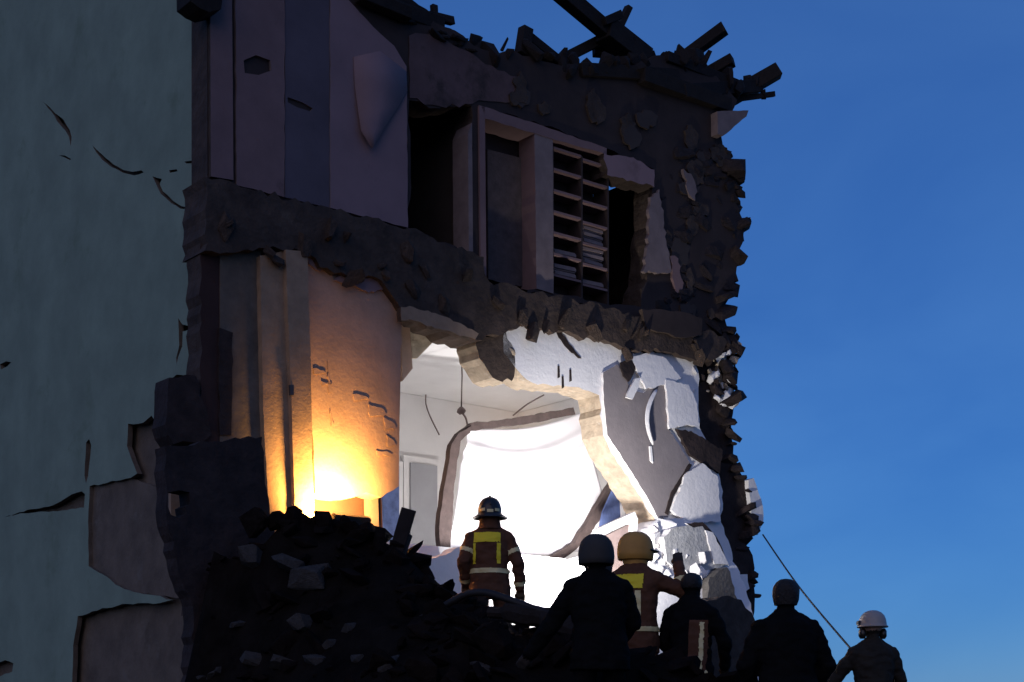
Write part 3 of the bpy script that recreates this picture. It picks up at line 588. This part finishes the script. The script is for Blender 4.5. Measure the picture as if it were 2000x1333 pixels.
# --- debris below the room
def slab_thing(name, px, v, th, mats, label, cat, amp=.015, group=None, seg=.07, tilt=0, shear=0):
    o0 = P3(*px[0], v); bm = bmesh.new()
    prism(bm, [(a - o0.x, b - o0.z) for a, b in rag([S(x, y, v) for x, y in px], amp, seg)], [], 0, th)
    zm = max(q.co.z for q in bm.verts)
    for q in bm.verts: q.co.y += shear * (q.co.z - zm)
    o = bm_obj(name, bm, None, mats if len(mats) > 1 else (mats[0], mats[0])); o.location = LW(*o0); o.rotation_euler = (tilt, 0, TH); tag(o, label, cat, group); return o
slab_thing('plaster_slab', [(812, 1108), (850, 1090), (900, 1068), (908, 1110), (900, 1180), (850, 1180), (826, 1140)], -.25, .2, (M_white,), 'cracked white plaster slab leaning at the foot of the lit room', 'plaster slab')
slab_thing('ledge_board', [(1010, 1112), (1070, 1106), (1142, 1084), (1146, 1096), (1080, 1118), (1012, 1124)], -.07, .12, (M_white,), 'long white ledge board lying below the sheet', 'board', amp=.006)
slab_thing('ledge_board', [(1030, 1130), (1140, 1104), (1145, 1114), (1040, 1142)], -.11, .12, (M_white,), 'short white board just under the long ledge board', 'board', amp=.006)
slab_thing('plaster_slab', [(1010, 1130), (1150, 1106), (1160, 1330), (1000, 1330)], -.02, .12, (M_white,), 'broad white plastered wall base below the ledge boards', 'plaster slab')
slab_thing('plaster_slab', [(905, 1100), (1012, 1124), (1004, 1330), (850, 1330), (840, 1180)], -.04, .12, (M_white,), 'white dusty wall base behind the firefighter legs', 'plaster slab')
# white window casement tipped over at the foot of the torn wall
wc = local_thing('window_casement', *P3(1170, 1050, -.18)); tag(wc, 'white window casement tipped over beside the torn plaster wall', 'window')
o0 = P3(1170, 1050, -.18)
def cpart(name, px, v, th, m):
    bm = bmesh.new(); prism(bm, [(a - o0.x, b - o0.z) for a, b in [S(x, y, v) for x, y in px]], [], v - o0.y, v - o0.y + th); return bm_obj(name, bm, wc, (m, m))
cpart('top_rail', [(1166, 1034), (1240, 1000), (1246, 1014), (1172, 1048)], -.2, .08, M_white)
cpart('panel', [(1176, 1050), (1238, 1020), (1232, 1110), (1192, 1120)], -.17, .04, M_pale)
cpart('side_rail', [(1232, 1022), (1246, 1014), (1240, 1110), (1228, 1112)], -.2, .08, M_white)
# blue-grey opening with a white stick behind the arch
gs = local_thing('glazed_sash', *P3(1172, 1030, .7)); tag(gs, 'dark blue glazed sash with a white bar beside the sheet edge', 'window'); o0 = P3(1172, 1030, .7)
for n_, px, v, m_ in (('pane', [(1178, 1000), (1200, 950), (1232, 985), (1240, 1010), (1172, 1030)], .7, M_bluep2), ('glazing_bar', [(1212, 955), (1219, 962), (1222, 1010), (1215, 1012)], .66, M_white)):
    bm = bmesh.new(); prism(bm, [(a - o0.x, b - o0.z) for a, b in [S(x, y, v) for x, y in px]], [], v - o0.y, v - o0.y + .03); bm_obj(n_, bm, gs, (m_, m_))
slab_thing('concrete_slab', [(1296, 1050), (1320, 1030), (1372, 1028), (1400, 1066), (1422, 1104), (1396, 1110), (1330, 1118), (1302, 1096)], -.34, .14, (M_gslab, M_white), 'grey broken slab resting on white debris by the end wall', 'slab', amp=.02)
slab_thing('dark_plate', [(1340, 1022), (1372, 1020), (1400, 1050), (1424, 1105), (1400, 1080), (1368, 1040)], -.33, .03, (M_dbrick, M_white), 'dark bent plate lying over the grey broken slab', 'plate', amp=.012)
slab_thing('plaster_slab', [(1378, 1036), (1392, 1040), (1424, 1104), (1396, 1102)], -.36, .03, (M_white,), 'narrow white plaster strip along the grey broken slab', 'plaster slab', amp=.01)
slab_thing('concrete_slab', [(1386, 1128), (1420, 1108), (1440, 1170), (1456, 1420), (1370, 1420)], -.5, .2, (M_dgs,), 'rough grey masonry block under the broken slab', 'slab', amp=.03)
slab_thing('concrete_slab', [(1372, 1180), (1410, 1165), (1448, 1172), (1476, 1215), (1490, 1480), (1360, 1480)], -2.6, .35, (M_lump,), 'tall dusty grey slab standing between the dark helpers', 'slab', amp=.03, seg=.1)
slab_thing('plaster_slab', [(1222, 1076), (1250, 1034), (1290, 1016), (1340, 1018), (1392, 1050), (1424, 1120), (1450, 1400), (1290, 1430), (1220, 1400)], -.10, .3, (M_white,), 'crumbled white plaster bank behind the grey broken slab', 'plaster slab', amp=.03, shear=.3)
# white rubble heap of countable lumps at the arch foot
wl_mesh = []
for m_ in CH[:5]:
    c_ = m_.copy(); c_.materials.clear(); c_.materials.append(M_white); wl_mesh.append(c_)
for k in range(95):
    x = rng.uniform(1225, 1400); y = rng.uniform(1022, 1130) ; 
    if y < 1022 + abs(x - 1300) * .35: continue
    o = link('plaster_lump', wl_mesh[k % 5], None); p = P3(x, y, -.12 - .30 * (y - 1016) / 155 - rng.uniform(0, .05)); o.location = LW(*p); s = rng.choice((.04, .06, .08, .11, .18)); o.scale = (s * 1.6, s, s * .5); o.rotation_euler = [rng.uniform(0, 3) for _ in range(3)]
    tag(o, 'white plaster lump in the heap at the foot of the torn arch', 'plaster lump', 'white plaster lumps at the arch')
# lumps on the rubble crest and the dusty ones on its slope
crest = [(560, 1018, 14.75), (575, 1016, 14.75), (600, 1020, 14.75), (632, 1018, 14.7), (668, 1024, 14.7), (690, 1030, 14.6), (712, 1040, 14.6), (740, 1066, 14.45), (770, 1092, 14.3), (540, 1020, 14.8), (500, 1018, 14.8), (840, 1138, 14.1), (1040, 1240, 13.3)]
dk_mesh = []
for m_ in CH[5:]:
    c_ = m_.copy(); c_.materials.clear(); c_.materials.append(M_rubc); dk_mesh.append(c_)
for k, (x, y, d) in enumerate(crest):
    o = link('crest_lump', dk_mesh[k % 5], None); o.location = PX(x, y + 5, d); s = rng.uniform(.16, .28); o.scale = (s * 1.2, s, s); o.rotation_euler = [rng.uniform(0, 3) for _ in range(3)]
    tag(o, 'dark broken lump on the rubble crest before the glowing wall', 'lump', 'lumps on the rubble crest')
gl_mesh = []
for m_ in CH[:5]:
    c_ = m_.copy(); c_.materials.clear(); c_.materials.append(M_lump); gl_mesh.append(c_)
for k, (x, y, s) in enumerate([(500, 1095, .3), (560, 1105, .34), (610, 1128, .3), (470, 1085, .2), (628, 1112, .14), (598, 1218, .24), (470, 1218, .14), (840, 1215, .16), (850, 1240, .12), (640, 1265, .16), (700, 1290, .16), (415, 1320, .14), (430, 1312, .1), (398, 1325, .1), (620, 1290, .2), (760, 1300, .2), (560, 1300, .2), (1215, 1315, .06), (330, 1172, .08), (680, 1235, .16), (500, 1290, .2), (940, 1300, .16)]):
    y0 = None
    for d in np.arange(8, 16, .04):
        p = PX(x, y, d)
        if hgt(p.x, p.y, False) >= p.z: y0 = p; break
    if y0 is None: continue
    o = link('concrete_lump', gl_mesh[k % 5], None); o.location = y0; o.scale = (s * 1.5, s, s * .8); o.rotation_euler = [rng.uniform(-.5, .5), rng.uniform(-.5, .5), rng.uniform(0, 3)]
    tag(o, 'dusty grey concrete lump lying on the dark rubble slope', 'lump', 'grey lumps on the rubble slope')
# splintered plank at the crest, standing by the blue curtain
pk = empty('splintered_plank', PX(764, 1092, 14.3)); tag(pk, 'splintered plank sticking out of the crest by the blue curtain', 'plank')
b_ = PX(764, 1092, 14.3); e_ = PX(798, 996, 14.3)
beamo('plank', (0, 0, -.1), e_ - b_, .05, .13, M_dark, pk, jag=.012)
beamo('splinter', (.02, .03, -.08), (PX(792, 1040, 14.34) - b_), .04, .12, M_lump, pk, jag=.012)
# hose and fallen beam before the firefighter
hp = spline([PX(860, 1190, 13.6), PX(885, 1174, 13.5), PX(915, 1160, 13.4), (PX(950, 1158, 13.3)), PX(990, 1170, 13.2), PX(1040, 1188, 13.1), PX(1090, 1206, 13.0), PX(1120, 1230, 12.9)], 8)
o0 = hp[0].copy(); bm = bmesh.new(); tube_bm(bm, [p - o0 for p in hp], .032, 10); o = bm_obj('fire_hose', bm, None, (M_rubber,), True); o.location = o0; tag(o, 'black hose arching over the crest before the firefighter', 'hose')
a_ = PX(960, 1196, 13.3); b2 = PX(1130, 1228, 12.9); bm = bmesh.new(); tube_bm(bm, [p - a_ for p in spline([a_, PX(1000, 1198, 13.2), PX(1060, 1208, 13.1), b2], 6)], [.06] * 5 + [.09] * 8 + [.11] * 6, 9)
for v in bm.verts: v.co += Vector((noise.noise(v.co * 7), noise.noise(v.co * 7 + Vector((5, 0, 0))), noise.noise(v.co * 7 + Vector((0, 9, 0))))) * .03
o = bm_obj('fallen_log', bm, None, (M_dark,)); o.location = a_; tag(o, 'thick dark fallen log lying across the rubble crest', 'log')
# slack cable from the end wall down to the helper in the white helmet
ca = PX(1490, 1045, 21); cb = PX(1662, 1268, 15.0); cc = spline([Vector((0, 0, 0)), (cb - ca) * .5 + Vector((0, 0, -.06)), cb - ca], 10)
bm = bmesh.new(); tube_bm(bm, cc, .011, 6); o = bm_obj('rope', bm, None, (M_rubber,)); o.location = ca; tag(o, 'thin taut rope running from the broken end wall to the white-helmeted person', 'rope')
# ================================================================== people
def loft(bm, rings, n=20):
    rs = []
    for (c, rx, ry) in rings: rs.append([bm.verts.new((c[0] + math.cos(2 * math.pi * k / n) * rx, c[1] + math.sin(2 * math.pi * k / n) * ry, c[2])) for k in range(n)])
    for a, b in zip(rs, rs[1:]):
        for k in range(n): bm.faces.new((a[k], a[(k + 1) % n], b[(k + 1) % n], b[k]))
    bm.faces.new(rs[0][::-1]); bm.faces.new(rs[-1])
def capsule(bm, a, b, ra, rb, n=14):
    a, b = Vector(a), Vector(b); d = (b - a); L = d.length; d.normalize()
    x = d.orthogonal().normalized(); y = d.cross(x); prof = []
    for k in range(5): t = math.pi / 2 * (1 - k / 4) ; prof.append((-math.sin(t) * ra, max(math.cos(t) * ra, .0008)))
    for k in range(5): t = math.pi / 2 * k / 4; prof.append((L + math.sin(t) * rb, max(math.cos(t) * rb, .0008)))
    rs = [[bm.verts.new(a + d * h + (x * math.cos(2 * math.pi * k / n) + y * math.sin(2 * math.pi * k / n)) * r) for k in range(n)] for h, r in prof]
    for p, q in zip(rs, rs[1:]):
        for k in range(n): bm.faces.new((p[k], p[(k + 1) % n], q[(k + 1) % n], q[k]))
    bm.faces.new(rs[0][::-1]); bm.faces.new(rs[-1])
def seg_d(P, a, b):
    a, b = np.array(a), np.array(b); ab = b - a; t = np.clip(((P - a) @ ab) / (ab @ ab + 1e-9), 0, 1); return np.linalg.norm(P - (a + t[:, None] * ab), axis=1)
M_skin = mat('skin', (.42, .27, .2), rough=.6, var=.08, bump=.05)
M_hair = mat('dark_hair', (.02, .016, .014), rough=.6, var=.4, scale=30, bump=.6, bscale=60)
M_bjack = mat('brown_fire_fabric', (.10, .040, .019), var=.2, scale=9, bump=.25, bscale=30)
M_black = mat('black_jacket', (.006, .0058, .006), var=.3, scale=6, bump=.25, bscale=25, spec=.06)
M_trous = mat('dark_trousers', (.006, .0055, .0055), var=.3, scale=6, bump=.25, bscale=25, spec=.06)
M_olive = mat('khaki_jacket', (.022, .018, .013), var=.3, scale=6, bump=.25, bscale=25)
M_glove = mat('work_glove', (.035, .028, .024), var=.2, scale=9, bump=.2)
M_gloveb = mat('brown_glove', (.11, .075, .045), var=.2, scale=9, bump=.2)
M_boot = mat('black_boot', (.012, .012, .012), rough=.5, var=.2, bump=.1)
M_yel = mat('fluorescent_yellow', (.85, .66, .03), rough=.6, var=.06, bump=.05)
M_refl = mat('silver_reflective_tape', (.80, .66, .32), rough=.45, var=.06, bump=.05)
M_hblk = mat('black_helmet_shell', (.02, .016, .014), rough=.3, var=.2, bump=.02, spec=.5)
M_hgry = mat('grey_helmet_shell', (.05, .046, .043), rough=.75, var=.15, bump=.03, spec=.15)
M_hyel = mat('ochre_helmet_shell', (.50, .25, .055), rough=.5, var=.14, scale=8, bump=.05, stain=((.22, .12, .05), 9, .62))
M_hwht = mat('white_helmet_shell', (.34, .31, .28), rough=.4, var=.08, bump=.02)
SIDE = {'l': -1, 'r': 1}
def person(label, loc, yaw, scale=1.0, pose=None, jacket=M_black, trousers=M_trous, hands=M_glove, lean=(0, 0), bulk=1.0, hair=False, head_yaw=0, seed=1):
    pose = pose or {}
    def Lz(p):
        p = Vector(p); h = max(0, p.z - .95); return Vector((p.x + lean[0] * h, p.y + lean[1] * h, p.z - .5 * (lean[0] ** 2 + lean[1] ** 2) * h))
    J = {'hip': (.10, 0, .92), 'knee': (.125, .03, .50), 'ank': (.14, -.03, .09), 'toe': (.16, .14, .045), 'sh': (.185, 0, 1.375), 'el': (.275, -.05, 1.15), 'wr': (.30, .02, .90)}
    def j(n, s):
        k = n + '_' + s
        p = pose.get(k) or (J[n][0] * SIDE[s], J[n][1], J[n][2])
        return Lz(p) if (n in ('sh',) or (n in ('el', 'wr'))) else Vector(p)
    bm = bmesh.new(); T = []                  # T: (tag, a, b, radius)
    def cap(a, b, ra, rb, t): capsule(bm, a, b, ra, rb); T.append((t, Vector(a), Vector(b), (ra + rb) / 2))
    bl = bulk
    rings = [((0, 0, .76), .205 * bl, .155 * bl), ((0, 0, .86), .205 * bl, .155 * bl), ((0, 0, .98), .19 * bl, .145 * bl), ((0, 0, 1.10), .18 * bl, .135 * bl), ((0, 0, 1.24), .198 * bl, .14 * bl), ((0, 0, 1.35), .208 * bl, .13 * bl), ((0, 0, 1.42), .165 * bl, .115 * bl), ((0, 0, 1.475), .11, .095), ((0, .01, 1.53), .082, .08)]
    loft(bm, [(Lz(c), a, b) for c, a, b in rings])
    for a, b in zip(rings, rings[1:]): T.append(('torso', Lz(a[0]), Lz(b[0]), (a[1] + a[2]) / 2))
    for s in 'lr':
        cap(j('hip', s), j('knee', s), .098, .07, 'leg'); cap(j('knee', s), j('ank', s), .072, .052, 'leg')
        cap(j('ank', s), j('ank', s) + Vector((0, 0, .12)), .056, .062, 'boot'); cap(j('ank', s) + Vector((0, -.03, -.035)), j('toe', s), .05, .045, 'boot')
        S_, E_, W_ = j('sh', s), j('el', s), j('wr', s)
        cap(Lz((.05 * SIDE[s], -.01, 1.475)), S_ + Vector((-.01 * SIDE[s], 0, .0)), .055, .072 * bl, 'torso')
        cap(S_, E_, .074 * bl, .062 * bl, 'arm_' + s); cap(E_, W_, .064 * bl, .05 * bl, 'fore_' + s)
        d = (W_ - E_).normalized(); up = Vector(pose.get('palm_' + s, (0, 1, 0))); side = d.cross(up); side = side.normalized() if side.length > .1 else d.orthogonal().normalized(); up = side.cross(d).normalized()
        pc = W_ + d * .09
        for q in (-.026, 0, .026): cap(W_ + d * .02 + side * q * .6, pc + side * q, .026, .022, 'hand')
        curl = pose.get('curl_' + s, .55)
        for q, ln in ((-.036, .062), (-.012, .078), (.012, .083), (.036, .074)):
            b0 = pc + side * q; d1 = (d * math.cos(curl * .5) + up * math.sin(curl * .5)); d2 = (d * math.cos(curl * 1.3) + up * math.sin(curl * 1.3))
            m1 = b0 + d1 * ln * .55; cap(b0, m1, .0115, .0108, 'hand'); cap(m1, m1 + d2 * ln * .5, .0108, .009, 'hand')
        ts = side * (1 if (side.dot(Vector((SIDE[s], 0, 0))) < 0) else -1)
        t0 = W_ + d * .045 + ts * .03; cap(t0, t0 + (d * .7 + ts * .6 + up * .3).normalized() * .045, .015, .012, 'hand'); t1 = t0 + (d * .7 + ts * .6 + up * .3).normalized() * .045; cap(t1, t1 + (d + up * .4).normalized() * .03, .012, .01, 'hand')
    HC = Lz((0, .02, 1.615)); hy = Matrix.Rotation(head_yaw, 3, 'Z')
    cap(Lz((0, 0, 1.47)), Lz((0, .01, 1.58)), .062, .058, 'neck')
    def hp(x, y, z): return HC + hy @ Vector((x, y, z))
    cap(hp(0, -.02, .03), hp(0, .02, .035), .088, .086, 'head'); cap(hp(0, .015, .0), hp(0, .035, -.055), .078, .058, 'head'); cap(hp(0, .09, .0), hp(0, .105, -.03), .012, .018, 'head')
    cap(hp(0, .06, -.06), hp(0, .075, -.075), .035, .03, 'head')
    for s in (-1, 1): cap(hp(s * .082, .0, .01), hp(s * .082, -.005, -.02), .014, .012, 'head')
    cap(hp(-.03, .083, .012), hp(.03, .083, .012), .012, .012, 'head')
    cap(hp(-.02, .088, -.058), hp(.02, .088, -.058), .009, .009, 'head')
    bmesh.ops.recalc_face_normals(bm, faces=bm.faces[:])
    me = bpy.data.meshes.new('body_src'); bm.to_mesh(me); bm.free(); src = bpy.data.objects.new('body_src', me); COL.objects.link(src)
    rm = src.modifiers.new('r', 'REMESH'); rm.mode = 'VOXEL'; rm.voxel_size = .0095
    smd = src.modifiers.new('s', 'SMOOTH'); smd.iterations = 3; smd.factor = .5
    dg = bpy.context.evaluated_depsgraph_get(); dg.update(); body = bpy.data.meshes.new_from_object(src.evaluated_get(dg)); bpy.data.objects.remove(src); bpy.data.meshes.remove(me)
    P = np.empty(len(body.vertices) * 3); body.vertices.foreach_get('co', P); P = P.reshape(-1, 3)
    NM = np.empty(len(body.vertices) * 3); body.vertices.foreach_get('normal', NM); NM = NM.reshape(-1, 3)
    DD = np.stack([seg_d(P, a, b) - r for _, a, b, r in T]); tg = np.array([t for t, *_ in T])[np.argmin(DD, axis=0)]
    cloth = ~np.isin(tg, ['head', 'hand', 'neck'])
    for i in np.nonzero(cloth)[0]:             # folds of the clothes
        p = Vector(P[i]); w = noise.fractal(Vector((p.x * 9 + seed * 7, p.y * 9, p.z * 14)), 1, 2, 3) * .011 + math.sin(p.z * 46 + 5 * noise.noise(p * 6)) * .0025
        P[i] += NM[i] * w
    body.vertices.foreach_set('co', P.ravel())
    for m in (jacket, trousers, M_boot, hands, M_skin): body.materials.append(m)
    body.materials.append(M_hair)
    zhem = .80
    for p in body.polygons:
        v = p.vertices[0]; t = tg[v]; z = P[v][2]
        i = 0
        if t == 'leg': i = 1 if z < zhem + .1 else 0
        elif t == 'boot': i = 2
        elif t == 'hand': i = 3
        elif t in ('head',):
            i = 4
            if hair:
                q = hy.transposed() @ (Vector(P[v]) - HC)
                if q.z > .055 or q.y < .01: i = 5
        elif t == 'neck': i = 4 if z > 1.51 else 0
        elif t == 'torso': i = 0 if z > zhem - .06 else 1
        p.material_index = i; p.use_smooth = True
    root = empty('person', loc, yaw); root.scale = (scale,) * 3; tag(root, label, 'person')
    bo = link('body', body, root)
    def shell(name, pred, m, off=.007, parent=bo):
        keep = [p for p in body.polygons if all(pred(P[v], tg[v], NM[v]) for v in p.vertices)]
        if not keep: return None
        ids = {}; vs = []; fs = []
        for p in keep:
            f = []
            for v in p.vertices:
                if v not in ids: ids[v] = len(vs); vs.append(tuple(P[v] + NM[v] * off))
                f.append(ids[v])
            fs.append(f)
        me = bpy.data.meshes.new(name); me.from_pydata(vs, [], fs); o = link(name, me, parent, (m,), True)
        return o
    return dict(root=root, body=bo, HC=HC, hy=hy, hp=hp, shell=shell, Lz=Lz, j=j)
def dome(bm, C, rx, ry, rz, hy, prof, n=28):
    rs = []
    for r, z, *ex in prof:
        k0 = ex[0] if ex else 0               # extra flare at the back
        ring = []
        for k in range(n):
            a = 2 * math.pi * k / n; back = max(0, -math.sin(a)); sidew = abs(math.cos(a))
            f = r * (1 + k0 * (.35 * back + .65 * sidew))
            ring.append(bm.verts.new(C + hy @ Vector((math.cos(a) * rx * f, math.sin(a) * ry * f, z * rz))))
        rs.append(ring)
    for a, b in zip(rs, rs[1:]):
        for k in range(n): bm.faces.new((a[k], a[(k + 1) % n], b[(k + 1) % n], b[k]))
    bm.faces.new(rs[-1])
def helmet(pr, kind, m):
    C = pr['HC'] + Vector((0, 0, .035)); hy = pr['hy']; bm = bmesh.new()
    if kind == 'fire':
        dome(bm, C, .118, .14, .155, hy, [(1.02, -.42, .72), (1.0, -.40, .76), (1.03, -.25, .25), (1.0, -.1), (.99, .15), (.94, .4), (.82, .65), (.6, .86), (.3, .97), (.02, 1.0)])
    elif kind == 'rescue':
        dome(bm, C, .128, .15, .14, hy, [(.9, -.62), (1.0, -.6), (1.03, -.3), (1.02, 0), (.97, .3), (.86, .58), (.66, .8), (.4, .94), (.02, 1)])
    elif kind == 'peak':
        dome(bm, C, .125, .148, .14, hy, [(.92, -.7), (1.0, -.66), (1.03, -.3), (1.02, 0), (.97, .3), (.86, .58), (.66, .8), (.4, .94), (.02, 1)])
    else:
        dome(bm, C, .122, .145, .14, hy, [(1.12, -.14), (1.14, -.10), (1.02, -.02), (1.0, .15), (.95, .4), (.84, .64), (.62, .84), (.34, .96), (.02, 1)])
    for v in bm.verts: pass
    hm = bm_obj('helmet', bm, pr['root'], (m,), True)
    s = hm.modifiers.new('t', 'SOLIDIFY'); s.thickness = .006; s.offset = 1
    hp = pr['hp']
    if kind == 'fire':
        bm = bmesh.new(); pts = [hp(0, math.cos(a) * .138, .035 + math.sin(a) * .162) for a in np.linspace(.3, 2.8, 14)]
        tube_bm(bm, pts, .014, 8); bm_obj('crest', bm, hm, (m,), True)
        for a0, a1, z in ((-2.5, -2.05, .015), (-1.85, -1.35, .0), (-1.2, -.75, .012), (-2.7, -2.4, .05)):
            vs = []; fs = []
            for i in range(7):
                a = a0 + (a1 - a0) * i / 6
                for h in (0, .03): vs.append(hp(math.cos(a) * .129, math.sin(a) * .152, z + .02 + h))
            for i in range(6): fs.append((2 * i, 2 * i + 2, 2 * i + 3, 2 * i + 1))
            me = bpy.data.meshes.new('reflector'); me.from_pydata(vs, [], fs); o = link('reflector', me, hm, (M_refl,)); q = o.modifiers.new('t', 'SOLIDIFY'); q.thickness = .004
        bm = bmesh.new(); dome(bm, pr['HC'] + Vector((0, -.005, -.005)), .105, .11, .1, hy, [(1.25, -1.35), (1.1, -1.0), (1.02, -.5), (1.0, 0), (.98, .1)]); bm_obj('neck_guard', bm, pr['root'], (M_bjack,), True)
    if kind == 'peak':
        bm = bmesh.new(); vs = []
        up = [hp(math.sin(a) * .125, math.cos(a) * .148, .03) for a in np.linspace(-1.0, 1.0, 11)]; ou = [hp(math.sin(a) * .135, math.cos(a) * .148 + .06 * math.cos(a), .012) for a in np.linspace(-1.0, 1.0, 11)]
        A_ = [bm.verts.new(p) for p in up]; B_ = [bm.verts.new(p) for p in ou]
        for i in range(10): bm.faces.new((A_[i], A_[i + 1], B_[i + 1], B_[i]))
        o = bm_obj('peak', bm, hm, (M_hblk,), True); q = o.modifiers.new('t', 'SOLIDIFY'); q.thickness = .008
        bm = bmesh.new(); dome(bm, pr['HC'] + Vector((0, 0, -.01)), .1, .105, .1, hy, [(.95, -1.1), (1.06, -.6), (1.08, 0), (1.05, .2)]); bm_obj('neck_guard', bm, pr['root'], (m,), True)
    if kind in ('hard', 'rescue'):
        bm = bmesh.new(); pts = [hp(-.1, .02, -.0), hp(-.07, .045, -.075), hp(0, .05, -.115), hp(.07, .045, -.075), hp(.1, .02, 0)]
        tube_bm(bm, spline(pts, 5), .008, 6); bm_obj('chin_strap', bm, hm, (M_rubber,), True)
    if kind == 'hard':
        bm = bmesh.new(); box(bm, hp(-.125, .02, .055), (.05, .06, .045), hy); bmesh.ops.bevel(bm, geom=bm.edges[:], offset=.008, segments=2, affect='EDGES'); bm_obj('head_torch', bm, hm, (M_steel,))
        for s in (-1, 1):
            bm = bmesh.new(); dome(bm, hp(s * .105, 0, -.045), .035, .045, .05, hy, [(.6, -1), (1, -.5), (1, .5), (.6, 1)]); bm_obj('ear_muff', bm, hm, (M_hblk,), True)
    return hm
def yoke(pr, x0, x1, z0, z1, m, name='reflective_panel', back=True):
    return pr['shell'](name, lambda p, t, n: t in ('torso', 'arm_l', 'arm_r') and x0 <= p[0] <= x1 and z0 <= p[2] <= z1 and (n[1] < .25 if back else True), m)
def band(pr, t_, m, axis_from, axis_to, f0, f1, name='sleeve_stripe'):
    a, b = np.array(axis_from), np.array(axis_to); ab = b - a
    return pr['shell'](name, lambda p, t, n: t == t_ and f0 <= ((p - a) @ ab) / (ab @ ab) <= f1, m)
def seat(px, ytop, dep, h):                 # feet point so that the head top lands on the photo row
    p = PX(px, ytop, dep); return Vector((p.x, p.y, p.z - h))
# 1 firefighter before the sheet
f1 = person('person in brown fire jacket with yellow back panel standing before the white sheet', seat(957, 970, 16, 1.81), R(4), pose={'el_r': (.285, -.04, 1.13), 'wr_r': (.315, .05, .88), 'el_l': (-.27, -.04, 1.14), 'wr_l': (-.25, .12, .93)}, jacket=M_bjack, trousers=M_bjack, hands=M_gloveb, bulk=1.06, seed=3, lean=(.0, .03))
helmet(f1, 'fire', M_hblk)
yoke(f1, -.17, .105, 1.325, 1.43, M_yel); yoke(f1, .055, .105, 1.10, 1.32, M_yel); yoke(f1, -.175, -.145, 1.10, 1.32, M_yel)
yoke(f1, -.28, .28, 1.005, 1.065, M_refl, 'waist_stripe', False)
for s in 'lr':
    band(f1, 'arm_' + s, M_refl, f1['j']('sh', s), f1['j']('el', s), .46, .66); band(f1, 'fore_' + s, M_refl, f1['j']('el', s), f1['j']('wr', s), .72, .92, 'cuff_stripe')
# 2 helper in black with the grey helmet
f2 = person('person in black jacket and round grey helmet reaching an arm down to the log', seat(1172, 1043, 11.7, 1.785), R(6), pose={'el_l': (-.34, .10, 1.12), 'wr_l': (-.50, .22, .90), 'el_r': (.27, .08, 1.13), 'wr_r': (.2, .26, 1.0)}, jacket=M_black, lean=(-.03, .06), bulk=1.12, seed=5)
helmet(f2, 'rescue', M_hgry)
# 3 firefighter with the ochre helmet, raised arm
f3 = person('person in fire jacket and ochre helmet raising a gloved hand beside the grey helmet', seat(1240, 1040, 13.2, 1.785), R(-18), pose={'el_r': (.40, .08, 1.27), 'wr_r': (.34, .20, 1.50), 'palm_r': (0, 1, 0), 'curl_r': .35, 'el_l': (-.27, .04, 1.14), 'wr_l': (-.2, .2, 1.0)}, jacket=M_bjack, trousers=M_bjack, bulk=1.04, seed=8, head_yaw=R(-58))
helmet(f3, 'peak', M_hyel)
yoke(f3, -.17, .10, 1.29, 1.42, M_yel); yoke(f3, .03, .085, 1.05, 1.285, M_refl); yoke(f3, -.28, .28, .93, .98, M_refl, 'waist_stripe', False)
band(f3, 'fore_r', M_refl, f3['j']('el', 'r'), f3['j']('wr', 'r'), .2, .5)
# 4 helper with dark hair in a fire jacket with pale braid
f4 = person('person with bare dark hair and striped brown vest between the helmeted helpers', seat(1350, 1114, 13.0, 1.74), R(-30), pose={'el_l': (-.27, .06, 1.14), 'wr_l': (-.2, .2, 1.0), 'el_r': (.28, .05, 1.14), 'wr_r': (.22, .2, .95)}, jacket=M_black, hair=True, seed=11, lean=(-.05, .1), bulk=.95)
yoke(f4, .02, .16, .84, 1.32, M_bjack, 'vest_panel'); f4['shell']('vest_stripe', lambda p, t, n: t == 'torso' and .10 <= p[0] <= .135 and .86 <= p[2] <= 1.30 and n[1] < .25, M_refl, .010); yoke(f4, -.28, .28, .86, .9, M_refl, 'waist_stripe', False)
# 5 bare headed silhouette against the sky
f5 = person('person in dark jacket and knit cap silhouetted against the open sky', seat(1538, 1129, 11.5, 1.76), R(5), pose={'el_r': (.30, .02, 1.12), 'wr_r': (.24, .16, .95), 'el_l': (-.30, .02, 1.12), 'wr_l': (-.24, .18, .96)}, jacket=M_black, hair=True, bulk=1.16, seed=13, lean=(.0, .05))
bm = bmesh.new(); dome(bm, f5['HC'] + Vector((0, -.01, .03)), .096, .110, .112, f5['hy'], [(.86, -.75), (.97, -.4), (1.02, -.05), (1.02, .2), (.95, .5), (.75, .78), (.45, .95), (.02, 1.02)]); 
for v in bm.verts: v.co += Vector((noise.noise(v.co * 14), noise.noise(v.co * 14 + Vector((3, 0, 0))), 0)) * .008
bm_obj('knit_cap', bm, f5['root'], (M_hair,), True)
# 6 helper with white helmet
f6 = person('person in khaki jacket with white helmet at the lower end of the rope', seat(1706, 1189, 15.0, 1.81), R(10), pose={'el_l': (-.36, .14, 1.10), 'wr_l': (-.52, .3, .92), 'el_r': (.29, .04, 1.13), 'wr_r': (.26, .16, .92)}, jacket=M_olive, bulk=1.04, seed=17)
helmet(f6, 'hard', M_hwht)
